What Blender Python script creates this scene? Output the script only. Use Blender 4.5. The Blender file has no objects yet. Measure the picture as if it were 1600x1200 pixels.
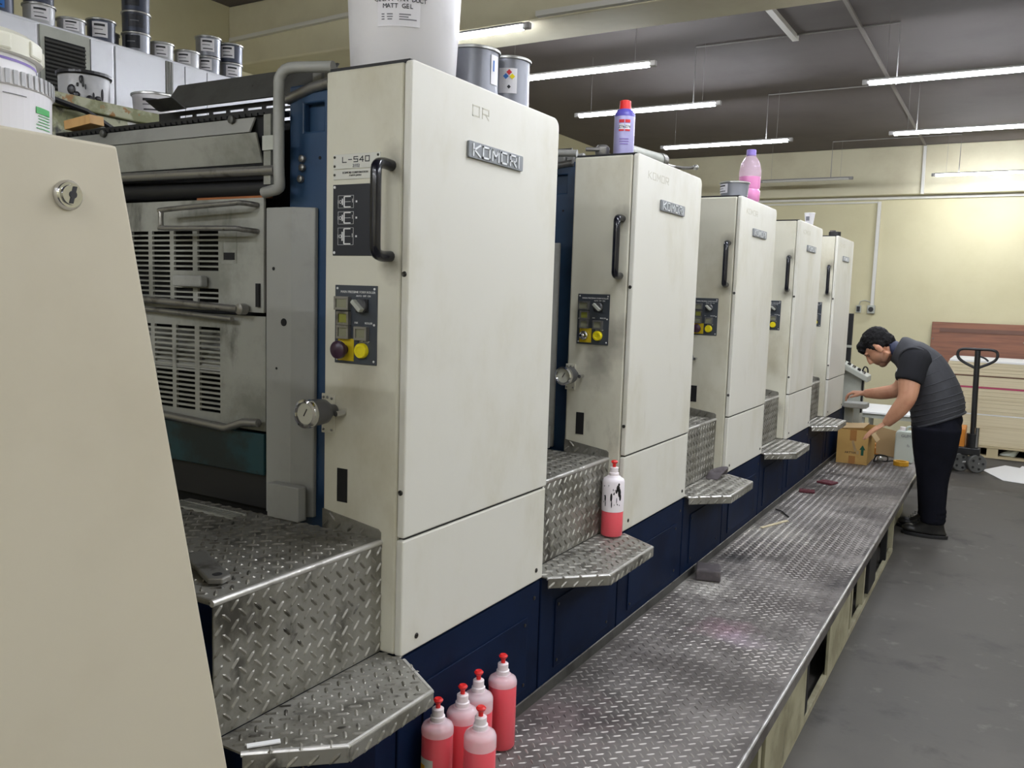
import bpy, bmesh, math, random
from mathutils import Vector, Matrix
random.seed(7)
S = bpy.context.scene
COL = S.collection

# ------------------------------------------------------------------ camera, world, exposure
YAW, PIT, ROL, FPX, CAMZ = .5295, .1057, .0313, 1331.4, 1.15
cd = bpy.data.cameras.new('camera'); cam = bpy.data.objects.new('camera', cd); COL.objects.link(cam)
fw = Vector((-math.sin(YAW)*math.cos(PIT), math.cos(YAW)*math.cos(PIT), -math.sin(PIT)))
rt0 = Vector((math.cos(YAW), math.sin(YAW), 0)); up0 = rt0.cross(fw)
rt = math.cos(ROL)*rt0 + math.sin(ROL)*up0; upv = -math.sin(ROL)*rt0 + math.cos(ROL)*up0
mw = Matrix((rt, upv, -fw)).transposed().to_4x4(); mw.translation = (0, 0, CAMZ)
cam.matrix_world = mw
cd.sensor_width = 36; cd.lens = FPX/1600*36; cd.clip_start = .02; cd.clip_end = 60
S.camera = cam
wd = bpy.data.worlds.new('world'); S.world = wd; wd.use_nodes = True
wd.node_tree.nodes['Background'].inputs[0].default_value = (.5, .52, .55, 1)
wd.node_tree.nodes['Background'].inputs[1].default_value = .02
S.view_settings.view_transform = 'Standard'; S.view_settings.look = 'None'
S.view_settings.exposure = 0.0; S.view_settings.gamma = 1; S.view_settings.use_curve_mapping = False
LAMP = 150.0          # emission of the fluorescent-style tubes

# ------------------------------------------------------------------ materials
def lin(c):
    return tuple(((v/255)/12.92 if v/255 <= .04045 else ((v/255+.055)/1.055)**2.4) for v in c) + (1,)
MATS = {}
def M(name, c, rough=.5, metal=0., layers=(), bump=0., bscale=60., spec=.5, emit=0., coat=0., sss=0., alpha=None, rvar=0.):
    if name in MATS: return MATS[name]
    m = bpy.data.materials.new(name); m.use_nodes = True; MATS[name] = m
    nt = m.node_tree; N = nt.nodes; L = nt.links; b = N['Principled BSDF']
    b.inputs['Base Color'].default_value = lin(c); b.inputs['Roughness'].default_value = rough
    b.inputs['Metallic'].default_value = metal; b.inputs['Specular IOR Level'].default_value = spec
    b.inputs['Coat Weight'].default_value = coat
    if sss: b.inputs['Subsurface Weight'].default_value = sss; b.inputs['Subsurface Radius'].default_value = (.03, .01, .01)
    if emit:
        b.inputs['Emission Color'].default_value = lin(c); b.inputs['Emission Strength'].default_value = emit
    if layers or bump:
        tc = N.new('ShaderNodeTexCoord'); oi = N.new('ShaderNodeObjectInfo')
        sc = N.new('ShaderNodeVectorMath'); sc.operation = 'MULTIPLY'; sc.inputs[1].default_value = (7, 11, 5)
        co = N.new('ShaderNodeCombineXYZ')
        for k in range(3): L.new(oi.outputs['Random'], co.inputs[k])
        L.new(co.outputs[0], sc.inputs[0])
        ad = N.new('ShaderNodeVectorMath'); L.new(tc.outputs['Object'], ad.inputs[0]); L.new(sc.outputs[0], ad.inputs[1])
        prev = None
        for i, ly in enumerate(layers):
            col, scale, lo, hi = ly[:4]; st = ly[4] if len(ly) > 4 else (1, 1, 1); amt = ly[5] if len(ly) > 5 else 1.
            mp = N.new('ShaderNodeMapping'); mp.inputs['Scale'].default_value = st
            mp.inputs['Location'].default_value = (3.1*i, 1.7*i, 2.3*i)
            L.new(ad.outputs[0], mp.inputs[0])
            nz = N.new('ShaderNodeTexNoise'); nz.inputs['Scale'].default_value = scale; nz.inputs['Detail'].default_value = 7
            nz.inputs['Roughness'].default_value = .62
            L.new(mp.outputs[0], nz.inputs['Vector'])
            mr = N.new('ShaderNodeMapRange'); mr.inputs[1].default_value = lo; mr.inputs[2].default_value = hi
            mr.inputs[4].default_value = amt; mr.interpolation_type = 'SMOOTHSTEP'
            L.new(nz.outputs['Fac'], mr.inputs[0])
            mx = N.new('ShaderNodeMix'); mx.data_type = 'RGBA'
            L.new(mr.outputs[0], mx.inputs['Factor'])
            if prev: L.new(prev, mx.inputs[6])
            else: mx.inputs[6].default_value = lin(c)
            mx.inputs[7].default_value = lin(col); prev = mx.outputs[2]
            if i == 0 and rvar:
                rr = N.new('ShaderNodeMapRange'); rr.inputs[3].default_value = rough; rr.inputs[4].default_value = min(1, rough+rvar)
                L.new(mr.outputs[0], rr.inputs[0]); L.new(rr.outputs[0], b.inputs['Roughness'])
        if prev: L.new(prev, b.inputs['Base Color'])
        if bump:
            nz = N.new('ShaderNodeTexNoise'); nz.inputs['Scale'].default_value = bscale; nz.inputs['Detail'].default_value = 4
            L.new(ad.outputs[0], nz.inputs['Vector'])
            bp = N.new('ShaderNodeBump'); bp.inputs['Strength'].default_value = bump; bp.inputs['Distance'].default_value = .01
            L.new(nz.outputs['Fac'], bp.inputs['Height']); L.new(bp.outputs[0], b.inputs['Normal'])
    return m
def spots(m, lst):
    """stains of their own shape: (x,y,z,radius,colour,amount) in object space, edges broken by noise"""
    nt = m.node_tree; N = nt.nodes; L = nt.links; b = N['Principled BSDF']
    tc = N.new('ShaderNodeTexCoord'); nz = N.new('ShaderNodeTexNoise'); nz.inputs['Scale'].default_value = 14; nz.inputs['Detail'].default_value = 6
    L.new(tc.outputs['Object'], nz.inputs['Vector'])
    for (x, y, z, r, col, amt) in lst:
        ds = N.new('ShaderNodeVectorMath'); ds.operation = 'DISTANCE'; ds.inputs[1].default_value = (x, y, z)
        L.new(tc.outputs['Object'], ds.inputs[0])
        a = N.new('ShaderNodeMath'); a.operation = 'MULTIPLY_ADD'; a.inputs[1].default_value = r*2.2; L.new(nz.outputs['Fac'], a.inputs[0]); L.new(ds.outputs['Value'], a.inputs[2])
        mr = N.new('ShaderNodeMapRange'); mr.inputs[1].default_value = r*2.35; mr.inputs[2].default_value = r*1.3
        mr.inputs[3].default_value = 0; mr.inputs[4].default_value = amt; L.new(a.outputs[0], mr.inputs[0])
        mx = N.new('ShaderNodeMix'); mx.data_type = 'RGBA'; L.new(mr.outputs[0], mx.inputs['Factor'])
        src = b.inputs['Base Color'].links[0].from_socket
        L.new(src, mx.inputs[6]); mx.inputs[7].default_value = lin(col); L.new(mx.outputs[2], b.inputs['Base Color'])
def clear_shell(name, c, opac, rough=.25):
    m = bpy.data.materials.new(name); m.use_nodes = True; MATS[name] = m
    nt = m.node_tree; N = nt.nodes; L = nt.links; b = N['Principled BSDF']
    b.inputs['Base Color'].default_value = lin(c); b.inputs['Roughness'].default_value = rough
    tr = N.new('ShaderNodeBsdfTransparent'); mx = N.new('ShaderNodeMixShader'); mx.inputs[0].default_value = opac
    L.new(tr.outputs[0], mx.inputs[1]); L.new(b.outputs[0], mx.inputs[2]); L.new(mx.outputs[0], N['Material Output'].inputs[0])
    return m

Y1_ = 1.414
CREAM = M('cream_paint', (214, 212, 202), .42, layers=[((200, 196, 178), 3.0, .45, .75, (1, 1, .6)), ((172, 166, 148), 9, .66, .85, (1, 1, .35), .55), ((120, 112, 98), 34, .73, .8, (1, 1, .6), .5)], rvar=.1, spec=.4)
CREAM_END = M('cream_paint_handled', (206, 203, 186), .45, layers=[((186, 180, 158), 4, .45, .75, (1, 1, .6)), ((140, 136, 122), 7, .6, .82, (1.4, 1, .5), .75), ((84, 78, 68), 40, .72, .8, (1, 1, .5), .6)], spec=.4)
DIRTYC = M('dirty_cream_panel', (168, 163, 136), .6, layers=[((138, 132, 106), 5, .42, .66), ((88, 82, 66), 9, .58, .74, (1, 1, .5), .7)])
CREAM0 = M('cream_paint_plain', (205, 197, 176), .45, layers=[((196, 187, 165), 2, .4, .8), ((120, 108, 92), 60, .77, .83, (1, 1, .5), .6)], spec=.35)
NAVY = M('navy_paint', (16, 30, 56), .5, layers=[((11, 21, 42), 4, .4, .7), ((34, 46, 70), 50, .74, .8, (1, 1, 1), .4)], spec=.08)
BLUE = M('blue_frame_paint', (34, 62, 92), .45, layers=[((28, 50, 78), 6, .45, .7), ((150, 150, 140), 60, .76, .82, (1, 1, 1), .6)])
DARKBLUE = M('dark_pocket_paint', (18, 32, 56), .6)
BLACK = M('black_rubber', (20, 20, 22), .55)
GLOSSBLK = M('black_handle_plastic', (14, 16, 28), .22, coat=.3)
VOID = M('dark_machinery_and_gaps', (16, 16, 17), .8)  # machinery interiors, also stands in for the dark of gaps and openings
DGREY = M('grey_guard_paint', (154, 154, 145), .5, layers=[((122, 122, 113), 5, .42, .66), ((58, 57, 52), 9, .57, .74, (1, 1, .4), .85), ((150, 152, 96), 8, .68, .85, (1, 1, 1), .5), ((40, 38, 34), 45, .72, .78, (1, 1, .5), .8)], spec=.4)
LGREY = M('grey_column_paint', (152, 152, 146), .5, layers=[((132, 132, 126), 5, .45, .7), ((84, 82, 76), 16, .66, .8, (1, 1, .3), .6)])
FLAPM = M('dark_flap_steel', (84, 84, 80), .5, .3, layers=[((58, 57, 54), 8, .4, .7), ((40, 38, 36), 40, .68, .78)])
STEEL = M('worn_steel_bar', (150, 148, 144), .38, .75, layers=[((94, 90, 84), 14, .5, .7), ((60, 56, 50), 45, .62, .76)])
NOSE = M('worn_bright_edge', (206, 204, 200), .28, .6, layers=[((150, 147, 140), 12, .5, .7)])
CHROME = M('chrome', (210, 210, 212), .14, 1.)
TEAL = M('dark_teal_paint', (14, 58, 66), .4, layers=[((8, 26, 32), 5, .45, .62), ((5, 8, 10), 12, .6, .7)])
TREAD = M('diamond_plate_steel', (150, 148, 140), .42, .5, layers=[((112, 109, 99), 6, .42, .64), ((60, 57, 51), 11, .52, .68, (1, 1, .6), .85), ((142, 136, 84), 6, .7, .85, (1, 1, 1), .4)], rvar=.2)
TREADW = M('walkway_plate_steel', (120, 115, 111), .56, .3, layers=[((86, 81, 78), 2.6, .4, .62), ((50, 47, 46), 4, .54, .68, (1, .6, 1), .85), ((168, 164, 158), 3.5, .64, .76, (1, 1, 1), .7)], rvar=.2)
LUGW = M('walkway_lug_steel', (172, 167, 161), .4, .5, layers=[((104, 99, 95), 3, .42, .62), ((66, 62, 60), 5, .54, .7)])
LUG = M('raised_lug_steel', (150, 147, 138), .4, .5, layers=[((106, 103, 93), 8, .4, .62), ((62, 59, 53), 14, .54, .68)])
PANELG = M('control_plate', (58, 63, 70), .5)
PLATEBLK = M('diagram_plate', (26, 29, 38), .45)
WHITEINK = M('white_print', (222, 222, 220), .6)
DARKINK = M('dark_print', (40, 40, 46), .6)
GREYINK = M('grey_print', (120, 120, 126), .6)
SIGNW = M('sign_plate', (204, 204, 196), .4, .2)
BADGE = M('badge_grey', (128, 131, 134), .45, .3)
BADGEL = M('badge_letter', (214, 216, 218), .35, .2)
GHOST = M('ghost_outline_paint', (192, 188, 170), .5)
YEL = M('yellow_plastic', (226, 208, 20), .4)
YELP = M('yellow_legend_plate', (206, 178, 24), .5, layers=[((140, 120, 30), 40, .6, .7)])
PURP = M('purple_cap', (58, 34, 52), .35)
BTN = M('dim_button_lens', (130, 130, 108), .35)
BTNY = M('olive_button_lens', (136, 138, 60), .35)
SCREW = M('screw_head', (62, 60, 56), .4, .6)
GAUGEB = M('gauge_housing', (92, 92, 94), .4, .5)
DIAL = M('gauge_dial', (205, 204, 190), .4)
WALL = M('cream_wall_paint', (203, 196, 160), .7, layers=[((194, 186, 149), 1.2, .4, .75), ((150, 138, 110), 9, .7, .85, (1, 1, 1), .35)], bump=.08, bscale=30)
CEIL = M('ceiling_paint', (104, 97, 95), .8, layers=[((95, 88, 86), 1.5, .4, .75)])
BEAMM = M('beam_paint', (206, 200, 172), .75, layers=[((192, 184, 156), 2, .4, .75)], bump=.1, bscale=20)
FLOORM = M('concrete_floor', (72, 69, 64), .62, layers=[((88, 85, 80), 1.4, .4, .66), ((52, 50, 47), 3.5, .54, .7, (1, 1, 1), .75), ((112, 109, 103), 7, .6, .74, (1, 1, 1), .6), ((170, 168, 162), 40, .72, .76, (1, 1, 1), .6)], rvar=.15, bump=.05, bscale=50)
TRUNK = M('white_trunking', (206, 204, 196), .5)
TUBE = M('lit_tube', (242, 246, 255), .5, emit=LAMP)
TUBEOFF = M('unlit_tube', (215, 214, 208), .4)
CAPG = M('lamp_cap_grey', (150, 148, 146), .5)
WHITEP = M('white_bucket_plastic', (226, 224, 226), .35, layers=[((206, 204, 206), 4, .5, .75), ((150, 150, 150), 30, .74, .8, (1, 1, 1), .6)])
OFFW = M('off_white_lid', (228, 226, 208), .4)
LABELW = M('paper_label', (224, 222, 226), .55)
GREEN = M('green_print', (70, 170, 90), .5)
BLUEP = M('blue_print', (40, 110, 190), .5)
PURPP = M('purple_print', (130, 110, 180), .5)
REDP = M('red_print', (205, 40, 50), .5)
CANG = M('grey_can', (138, 140, 148), .35, .35, layers=[((118, 120, 128), 5, .45, .7)])
CANRIM = M('can_rim', (176, 176, 172), .3, .7)
CANDK = M('dark_can', (60, 66, 84), .4, .2, layers=[((44, 48, 60), 8, .45, .7)])
CANW = M('pale_can', (178, 178, 180), .4, .1, layers=[((150, 150, 154), 8, .45, .7)])
SILVER = M('white_silver_cabinet', (206, 207, 212), .36, .25, layers=[((186, 187, 192), 4, .45, .75)])
STAINED = M('ink_stained_metal', (176, 176, 146), .55, layers=[((130, 132, 92), 7, .44, .54), ((64, 64, 58), 10, .5, .6), ((156, 112, 60), 16, .58, .64), ((206, 206, 198), 13, .6, .66)])
WOOD = M('light_wood', (206, 164, 106), .6, layers=[((190, 146, 92), 12, .45, .7, (4, 1, 1))])
BROWN = M('brown_board', (132, 82, 54), .5, layers=[((110, 64, 42), 6, .42, .68, (.3, 1, 6))])
BROWN2 = M('brown_board_groove', (96, 60, 42), .5)
PAPER = M('paper_stack_edge', (212, 200, 168), .7, layers=[((194, 180, 146), 3, .45, .7, (.4, 1, 40))])
PAPERW = M('white_paper', (232, 232, 230), .6)
PAPERP = M('magenta_sheet_edge', (178, 70, 100), .6, layers=[((214, 180, 170), 20, .6, .7)])
PALLETW = M('pallet_wood', (190, 176, 140), .7)
CARD = M('cardboard', (196, 158, 92), .7, layers=[((184, 145, 82), 4, .45, .7)])
CARDIN = M('cardboard_flap', (178, 152, 112), .75)
TAPEB = M('parcel_tape', (166, 116, 62), .3)
JACKO = M('orange_jack_paint', (206, 128, 40), .45)
JACKB = M('black_jack_paint', (22, 22, 24), .42)
WHEEL = M('grey_wheel', (84, 84, 82), .6)
PINKL = M('pink_liquid', (244, 66, 84), .3)
PINKL2 = M('magenta_liquid', (236, 110, 190), .3, sss=.1)
SHELL = clear_shell('milky_bottle_shell', (246, 190, 196), .16)
SHELLT = clear_shell('milky_bottle_top', (246, 226, 232), .62)
SHELLP = clear_shell('clear_bottle_shell', (226, 200, 220), .34, .12)
REDCAP = M('red_cap', (220, 40, 38), .35)
WHITEC = M('white_cap', (236, 226, 228), .4)
SKIN = M('skin', (198, 146, 116), .5, sss=.05, layers=[((186, 130, 102), 12, .45, .7)])
HAIR = M('black_hair', (10, 9, 11), .6, layers=[((18, 16, 18), 30, .5, .7)], bump=.6, bscale=120, spec=.2)
VEST = M('charcoal_vest', (52, 53, 58), .7, layers=[((42, 43, 48), 6, .4, .7)], bump=.25, bscale=18)
NAVYT = M('navy_tshirt', (11, 12, 20), .9, layers=[((8, 9, 15), 8, .4, .7)])
TROUS = M('dark_trousers', (15, 16, 25), .9, layers=[((10, 11, 18), 8, .4, .7)], bump=.3, bscale=14, spec=.15)
SHOE = M('black_boot', (26, 25, 24), .45)
CONS = M('console_grey', (176, 178, 168), .5, layers=[((158, 160, 150), 6, .45, .7)])
GREYM = M('grey_block', (78, 72, 74), .8, layers=[((100, 94, 94), 20, .5, .7)])
MAROON = M('maroon_scrap', (88, 34, 44), .7)
YTAPE = M('yellow_tape', (216, 160, 40), .4)
JERRY = M('translucent_jerrycan', (196, 204, 196), .4)
INKBLK = M('spilled_black_ink', (18, 16, 22), .35)
COPPER = M('copper_edge', (170, 110, 74), .4, .7)
SPRAYL = M('lilac_can', (176, 172, 216), .35, .15)
SPRAYB = M('violet_can_shoulder', (92, 84, 176), .35)
spots(TREADW, [(-.79, 2.88, 0, .10, (136, 104, 116), .55), (-.72, 2.82, 0, .08, (160, 146, 156), .5), (-.99, 3.28, 0, .13, (176, 172, 164), .85), (-1.0, 2.0, 0, .16, (130, 112, 112), .5), (-.95, 4.3, 0, .2, (160, 156, 148), .7), (-1.0, 3.75, 0, .09, (44, 42, 42), .9)])
spots(LUGW, [(-.79, 2.88, 0, .10, (136, 104, 116), .55), (-.72, 2.82, 0, .08, (160, 146, 156), .5), (-.99, 3.28, 0, .13, (176, 172, 164), .85), (-1.0, 2.0, 0, .16, (130, 112, 112), .5), (-.95, 4.3, 0, .2, (160, 156, 148), .7), (-1.0, 3.75, 0, .09, (44, 42, 42), .9)])
spots(CREAM_END, [(-1.125, Y1_+1.1987*k, z, .035, (112, 106, 94), .55) for k in range(5) for z in (1.41, 1.2)] + [(-1.16, Y1_+1.1987, 1.0, .09, (120, 116, 106), .6), (-1.2, Y1_+1.1987, .9, .06, (120, 116, 106), .5), (-1.2, Y1_, .96, .07, (150, 144, 126), .5)])

# ------------------------------------------------------------------ mesh builder
class MB:
    def __init__(s): s.v = []; s.f = []; s.mi = []; s.m = 0
    def add(s, vs, fs):
        o = len(s.v); s.v += [tuple(v) for v in vs]; s.f += [tuple(i+o for i in f) for f in fs]; s.mi += [s.m]*len(fs); return s
    def box(s, x0, x1, y0, y1, z0, z1):
        return s.add([(x0,y0,z0),(x1,y0,z0),(x1,y1,z0),(x0,y1,z0),(x0,y0,z1),(x1,y0,z1),(x1,y1,z1),(x0,y1,z1)],
                     [(0,3,2,1),(4,5,6,7),(0,1,5,4),(1,2,6,5),(2,3,7,6),(3,0,4,7)])
    def obox(s, c, ax, ay, az, hx, hy, hz):
        c = Vector(c); P = []
        for k in (-1, 1):
            for (i, j) in ((-1,-1),(1,-1),(1,1),(-1,1)): P.append(c + Vector(ax)*hx*i + Vector(ay)*hy*j + Vector(az)*hz*k)
        return s.add(P, [(0,3,2,1),(4,5,6,7),(0,1,5,4),(1,2,6,5),(2,3,7,6),(3,0,4,7)])
    def prism(s, poly, d):
        """poly: 3d points, extruded along d"""
        n = len(poly); d = Vector(d); a = [Vector(p) for p in poly]
        nrm = Vector((0, 0, 0))
        for i in range(n): nrm += a[i].cross(a[(i+1) % n])
        if nrm.dot(d) < 0: a.reverse()
        b = [p+d for p in a]
        return s.add(a+b, [tuple(range(n-1, -1, -1)), tuple(range(n, 2*n))] + [(i, (i+1) % n, n+(i+1) % n, n+i) for i in range(n)])
    def tube(s, path, r, n=10, cap=True, sub=0):
        P = [Vector(p) for p in path]
        if sub:
            Q = []
            for i in range(len(P)-1):
                a, b, c, d = P[max(i-1, 0)], P[i], P[i+1], P[min(i+2, len(P)-1)]
                for k in range(sub):
                    t = k/sub; Q.append(.5*((2*b)+(c-a)*t+(2*a-5*b+4*c-d)*t*t+(3*b-a-3*c+d)*t**3))
            Q.append(P[-1]); P = Q
        rs = r if isinstance(r, (list, tuple)) else [r]*len(P)
        vs = []; up = None
        for i, p in enumerate(P):
            t = (P[min(i+1, len(P)-1)]-P[max(i-1, 0)]).normalized()
            if up is None: up = t.orthogonal().normalized()
            up = (up-t*up.dot(t)); up = up.normalized() if up.length > 1e-6 else t.orthogonal().normalized()
            w = t.cross(up)
            for k in range(n):
                a = 2*math.pi*k/n; vs.append(p+(up*math.cos(a)+w*math.sin(a))*rs[i])
        fs = [(i*n+k, i*n+(k+1) % n, (i+1)*n+(k+1) % n, (i+1)*n+k) for i in range(len(P)-1) for k in range(n)]
        if cap: fs += [tuple(range(n-1, -1, -1)), tuple(range((len(P)-1)*n, len(P)*n))]
        return s.add(vs, fs)
    def lathe(s, prof, c, axis=(0, 0, 1), n=28, a0=0, a1=2*math.pi, cap=True):
        ax = Vector(axis).normalized(); e1 = Vector((1, 0, 0)) if abs(ax.z) > .9 else ax.cross(Vector((0, 0, 1))).normalized()
        e1 = (e1-ax*e1.dot(ax)).normalized(); e2 = ax.cross(e1); c = Vector(c); full = abs(a1-a0-2*math.pi) < 1e-6
        m = n if full else n+1; vs = []
        for (r, h) in prof:
            for k in range(m):
                a = a0+(a1-a0)*k/n; vs.append(c+ax*h+(e1*math.cos(a)+e2*math.sin(a))*max(r, 1e-5))
        fs = []
        for i in range(len(prof)-1):
            for k in range(n):
                k2 = (k+1) % m; fs.append((i*m+k, i*m+k2, (i+1)*m+k2, (i+1)*m+k))
        if cap and full:
            if prof[0][0] > 1e-4: fs.append(tuple(range(m-1, -1, -1)))
            if prof[-1][0] > 1e-4: fs.append(tuple(range((len(prof)-1)*m, len(prof)*m)))
        return s.add(vs, fs)
    def patch(s, c, r0, r1, z0, z1, a0, a1, n=10, th=.0006):
        """curved label wrapped round a vertical can"""
        vs = []
        for k in range(n+1):
            a = a0+(a1-a0)*k/n
            for (r, z) in ((r0, z0), (r1, z1), (r1+th, z1), (r0+th, z0)): vs.append((c[0]+r*math.cos(a), c[1]+r*math.sin(a), z))
        fs = [(3, 2, 1, 0), (4*n, 4*n+1, 4*n+2, 4*n+3)]
        for k in range(n):
            for j in range(4): fs.append((4*k+j, 4*k+(j+1) % 4, 4*k+4+(j+1) % 4, 4*k+4+j))
        return s.add(vs, fs)
    def plate_holes(s, u, v, n, o, u0, u1, v0, v1, holes, th):
        """plate in plane (u,v) through o, thickness th along -n, rectangular holes"""
        u, v, n, o = Vector(u), Vector(v), Vector(n), Vector(o)
        us = sorted({u0, u1, *[h[0] for h in holes], *[h[1] for h in holes]}); vs_ = sorted({v0, v1, *[h[2] for h in holes], *[h[3] for h in holes]})
        def solid(i, j):
            if i < 0 or j < 0 or i >= len(us)-1 or j >= len(vs_)-1: return False
            a = (us[i]+us[i+1])/2; b = (vs_[j]+vs_[j+1])/2
            return not any(h[0] < a < h[1] and h[2] < b < h[3] for h in holes)
        idx = {}; V = []; F = []
        def vid(i, j, k):
            if (i, j, k) not in idx: idx[(i, j, k)] = len(V); V.append(o+u*us[i]+v*vs_[j]-n*th*k)
            return idx[(i, j, k)]
        for i in range(len(us)-1):
            for j in range(len(vs_)-1):
                if not solid(i, j): continue
                F.append((vid(i,j,0), vid(i+1,j,0), vid(i+1,j+1,0), vid(i,j+1,0)))
                F.append((vid(i,j,1), vid(i,j+1,1), vid(i+1,j+1,1), vid(i+1,j,1)))
                for (di, dj, p, q) in ((-1,0,(i,j+1),(i,j)),(1,0,(i+1,j),(i+1,j+1)),(0,-1,(i,j),(i+1,j)),(0,1,(i+1,j+1),(i,j+1))):
                    if not solid(i+di, j+dj): F.append((vid(*q,0), vid(*p,0), vid(*p,1), vid(*q,1)))
        return s.add(V, F)
    def ell(s, c, rx, ry, rz, ax=(1,0,0), ay=(0,1,0), az=(0,0,1), n=16, m=10):
        c = Vector(c); vs = []; ax, ay, az = Vector(ax), Vector(ay), Vector(az)
        for j in range(m+1):
            th = math.pi*j/m
            for k in range(n):
                a = 2*math.pi*k/n
                vs.append(c+ax*rx*math.sin(th)*math.cos(a)+ay*ry*math.sin(th)*math.sin(a)+az*rz*math.cos(th)*-1)
        fs = [(j*n+k, j*n+(k+1) % n, (j+1)*n+(k+1) % n, (j+1)*n+k) for j in range(m) for k in range(n)]
        return s.add(vs, fs)
    def rings(s, R, n=20, cap=True, sub=1):
        """R: list of (centre, axisA*halfwidth, axisB*halfdepth)"""
        if sub > 1:
            Q = []
            for i in range(len(R)-1):
                for k in range(sub):
                    t = k/sub; o = []
                    for q in range(3):
                        a, b, c, d = [Vector(R[max(0, min(len(R)-1, j))][q]) for j in (i-1, i, i+1, i+2)]
                        o.append(.5*((2*b)+(c-a)*t+(2*a-5*b+4*c-d)*t*t+(3*b-a-3*c+d)*t**3))
                    Q.append(o)
            Q.append([Vector(x) for x in R[-1]]); R = Q
        vs = []
        for (c, a, b) in R:
            for k in range(n):
                t = 2*math.pi*k/n; vs.append(Vector(c)+Vector(a)*math.cos(t)+Vector(b)*math.sin(t))
        fs = [(j*n+k, j*n+(k+1) % n, (j+1)*n+(k+1) % n, (j+1)*n+k) for j in range(len(R)-1) for k in range(n)]
        if cap: fs += [tuple(range(n-1, -1, -1)), tuple(range((len(R)-1)*n, len(R)*n))]
        return s.add(vs, fs)
    def build(s, name, mats, parent=None, smooth=False, bevel=0., seg=2, keep=False):
        me = bpy.data.meshes.new(name)
        off = Vector((0, 0, 0))
        if parent is None and not keep:
            xs = [v[0] for v in s.v]; ys = [v[1] for v in s.v]; zs = [v[2] for v in s.v]
            off = Vector(((min(xs)+max(xs))/2, (min(ys)+max(ys))/2, min(zs)))
        me.from_pydata([tuple(Vector(v)-off) for v in s.v], [], s.f)
        mats = mats if isinstance(mats, (list, tuple)) else [mats]
        for m in mats: me.materials.append(m)
        if len(mats) > 1: me.polygons.foreach_set('material_index', s.mi)
        bm = bmesh.new(); bm.from_mesh(me); bmesh.ops.recalc_face_normals(bm, faces=bm.faces); bm.to_mesh(me); bm.free()
        ob = bpy.data.objects.new(name, me); COL.objects.link(ob); ob.location = off
        if smooth:
            me.polygons.foreach_set('use_smooth', [True]*len(me.polygons))
            me.set_sharp_from_angle(angle=math.radians(38))
        if bevel:
            md = ob.modifiers.new('bevel', 'BEVEL'); md.width = bevel; md.segments = seg; md.limit_method = 'ANGLE'; md.angle_limit = math.radians(35)
            md.harden_normals = False
        if parent: put(ob, parent)
        return ob
def put(ob, parent):
    ob.parent = parent
    w = Vector(parent.location)
    if parent.parent: w = Vector((0, 0, 0)) if parent.type != 'EMPTY' else w
    root = parent
    while root.parent: root = root.parent
    # every part is modelled in world coordinates: undo the root's offset once, parts below a part keep identity
    ob.matrix_parent_inverse = Matrix.Translation(-Vector(root.location)) if parent is root else Matrix.Identity(4)
def thing(name, label, cat, loc, group=None, kind=None):
    o = bpy.data.objects.new(name, None); COL.objects.link(o); o.location = loc; o.empty_display_size = .05
    o['label'] = label; o['category'] = cat
    if group: o['group'] = group
    if kind: o['kind'] = kind
    return o
def tag(o, label, cat, group=None, kind=None):
    o['label'] = label; o['category'] = cat
    if group: o['group'] = group
    if kind: o['kind'] = kind
    return o
def struct(o, label=None):
    o['kind'] = 'structure'
    if label: o['label'] = label
    return o
def copy_tree(o, d, label=None, parent=None):
    c = o.copy(); COL.objects.link(c)
    if parent:
        inv = o.matrix_parent_inverse.copy(); c.parent = parent; c.matrix_parent_inverse = inv
    else: c.location = Vector(o.location)+Vector(d)
    if label: c['label'] = label
    for ch in o.children: copy_tree(ch, d, None, c)
    return c
def text(st, size, o, u, v, mat, parent, name='lettering', ext=.0004, align='CENTER'):
    cu = bpy.data.curves.new('t', 'FONT'); cu.body = st; cu.size = size; cu.extrude = ext; cu.align_x = align; cu.align_y = 'CENTER'; cu.resolution_u = 2
    to = bpy.data.objects.new('t', cu); COL.objects.link(to)
    u, v = Vector(u), Vector(v); n = u.cross(v)
    to.matrix_world = Matrix.Translation(o) @ Matrix((u, v, n)).transposed().to_4x4()
    bpy.context.view_layer.update()
    me = bpy.data.meshes.new_from_object(to.evaluated_get(bpy.context.evaluated_depsgraph_get()))
    me.transform(to.matrix_world); bpy.data.objects.remove(to); bpy.data.curves.remove(cu)
    me.materials.clear(); me.materials.append(mat); me.name = name
    ob = bpy.data.objects.new(name, me); COL.objects.link(ob); put(ob, parent); return ob
GLY = {'K': [[(0,0),(0,1)],[(1,1),(.12,.5),(1,0)]], 'O': [[(0,0),(1,0),(1,1),(0,1),(0,0)]], 'M': [[(0,0),(0,1),(.5,.35),(1,1),(1,0)]],
       'R': [[(0,0),(0,1),(1,1),(1,.45),(0,.45)],[(.5,.45),(1,0)]], 'I': [[(0,0),(0,1)]], 'L': [[(0,1),(0,0),(1,0)]], '-': [[(.1,.5),(.9,.5)]],
       '5': [[(1,1),(0,1),(0,.52),(1,.52),(1,0),(0,0)]], '4': [[(.8,0),(.8,1),(0,.32),(1,.32)]], '0': [[(0,0),(1,0),(1,1),(0,1),(0,0)]]}
def strokes(mb, st, o, u, v, cw, ch, gap, w, th, lift=0.):
    u, v, o = Vector(u), Vector(v), Vector(o); n = u.cross(v); x = 0
    for c in st:
        ww = 0 if c == 'I' else cw
        for pl in GLY[c]:
            P = [o+u*(x+a*ww)+v*(b*ch)+n*lift for a, b in pl]
            for a, b in zip(P, P[1:]):
                d = (b-a); l = d.length; d.normalize(); mb.obox((a+b)/2+n*th/2, d, n.cross(d), n, l/2+w/2, w/2, th/2)
        x += ww+gap
    return mb
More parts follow.
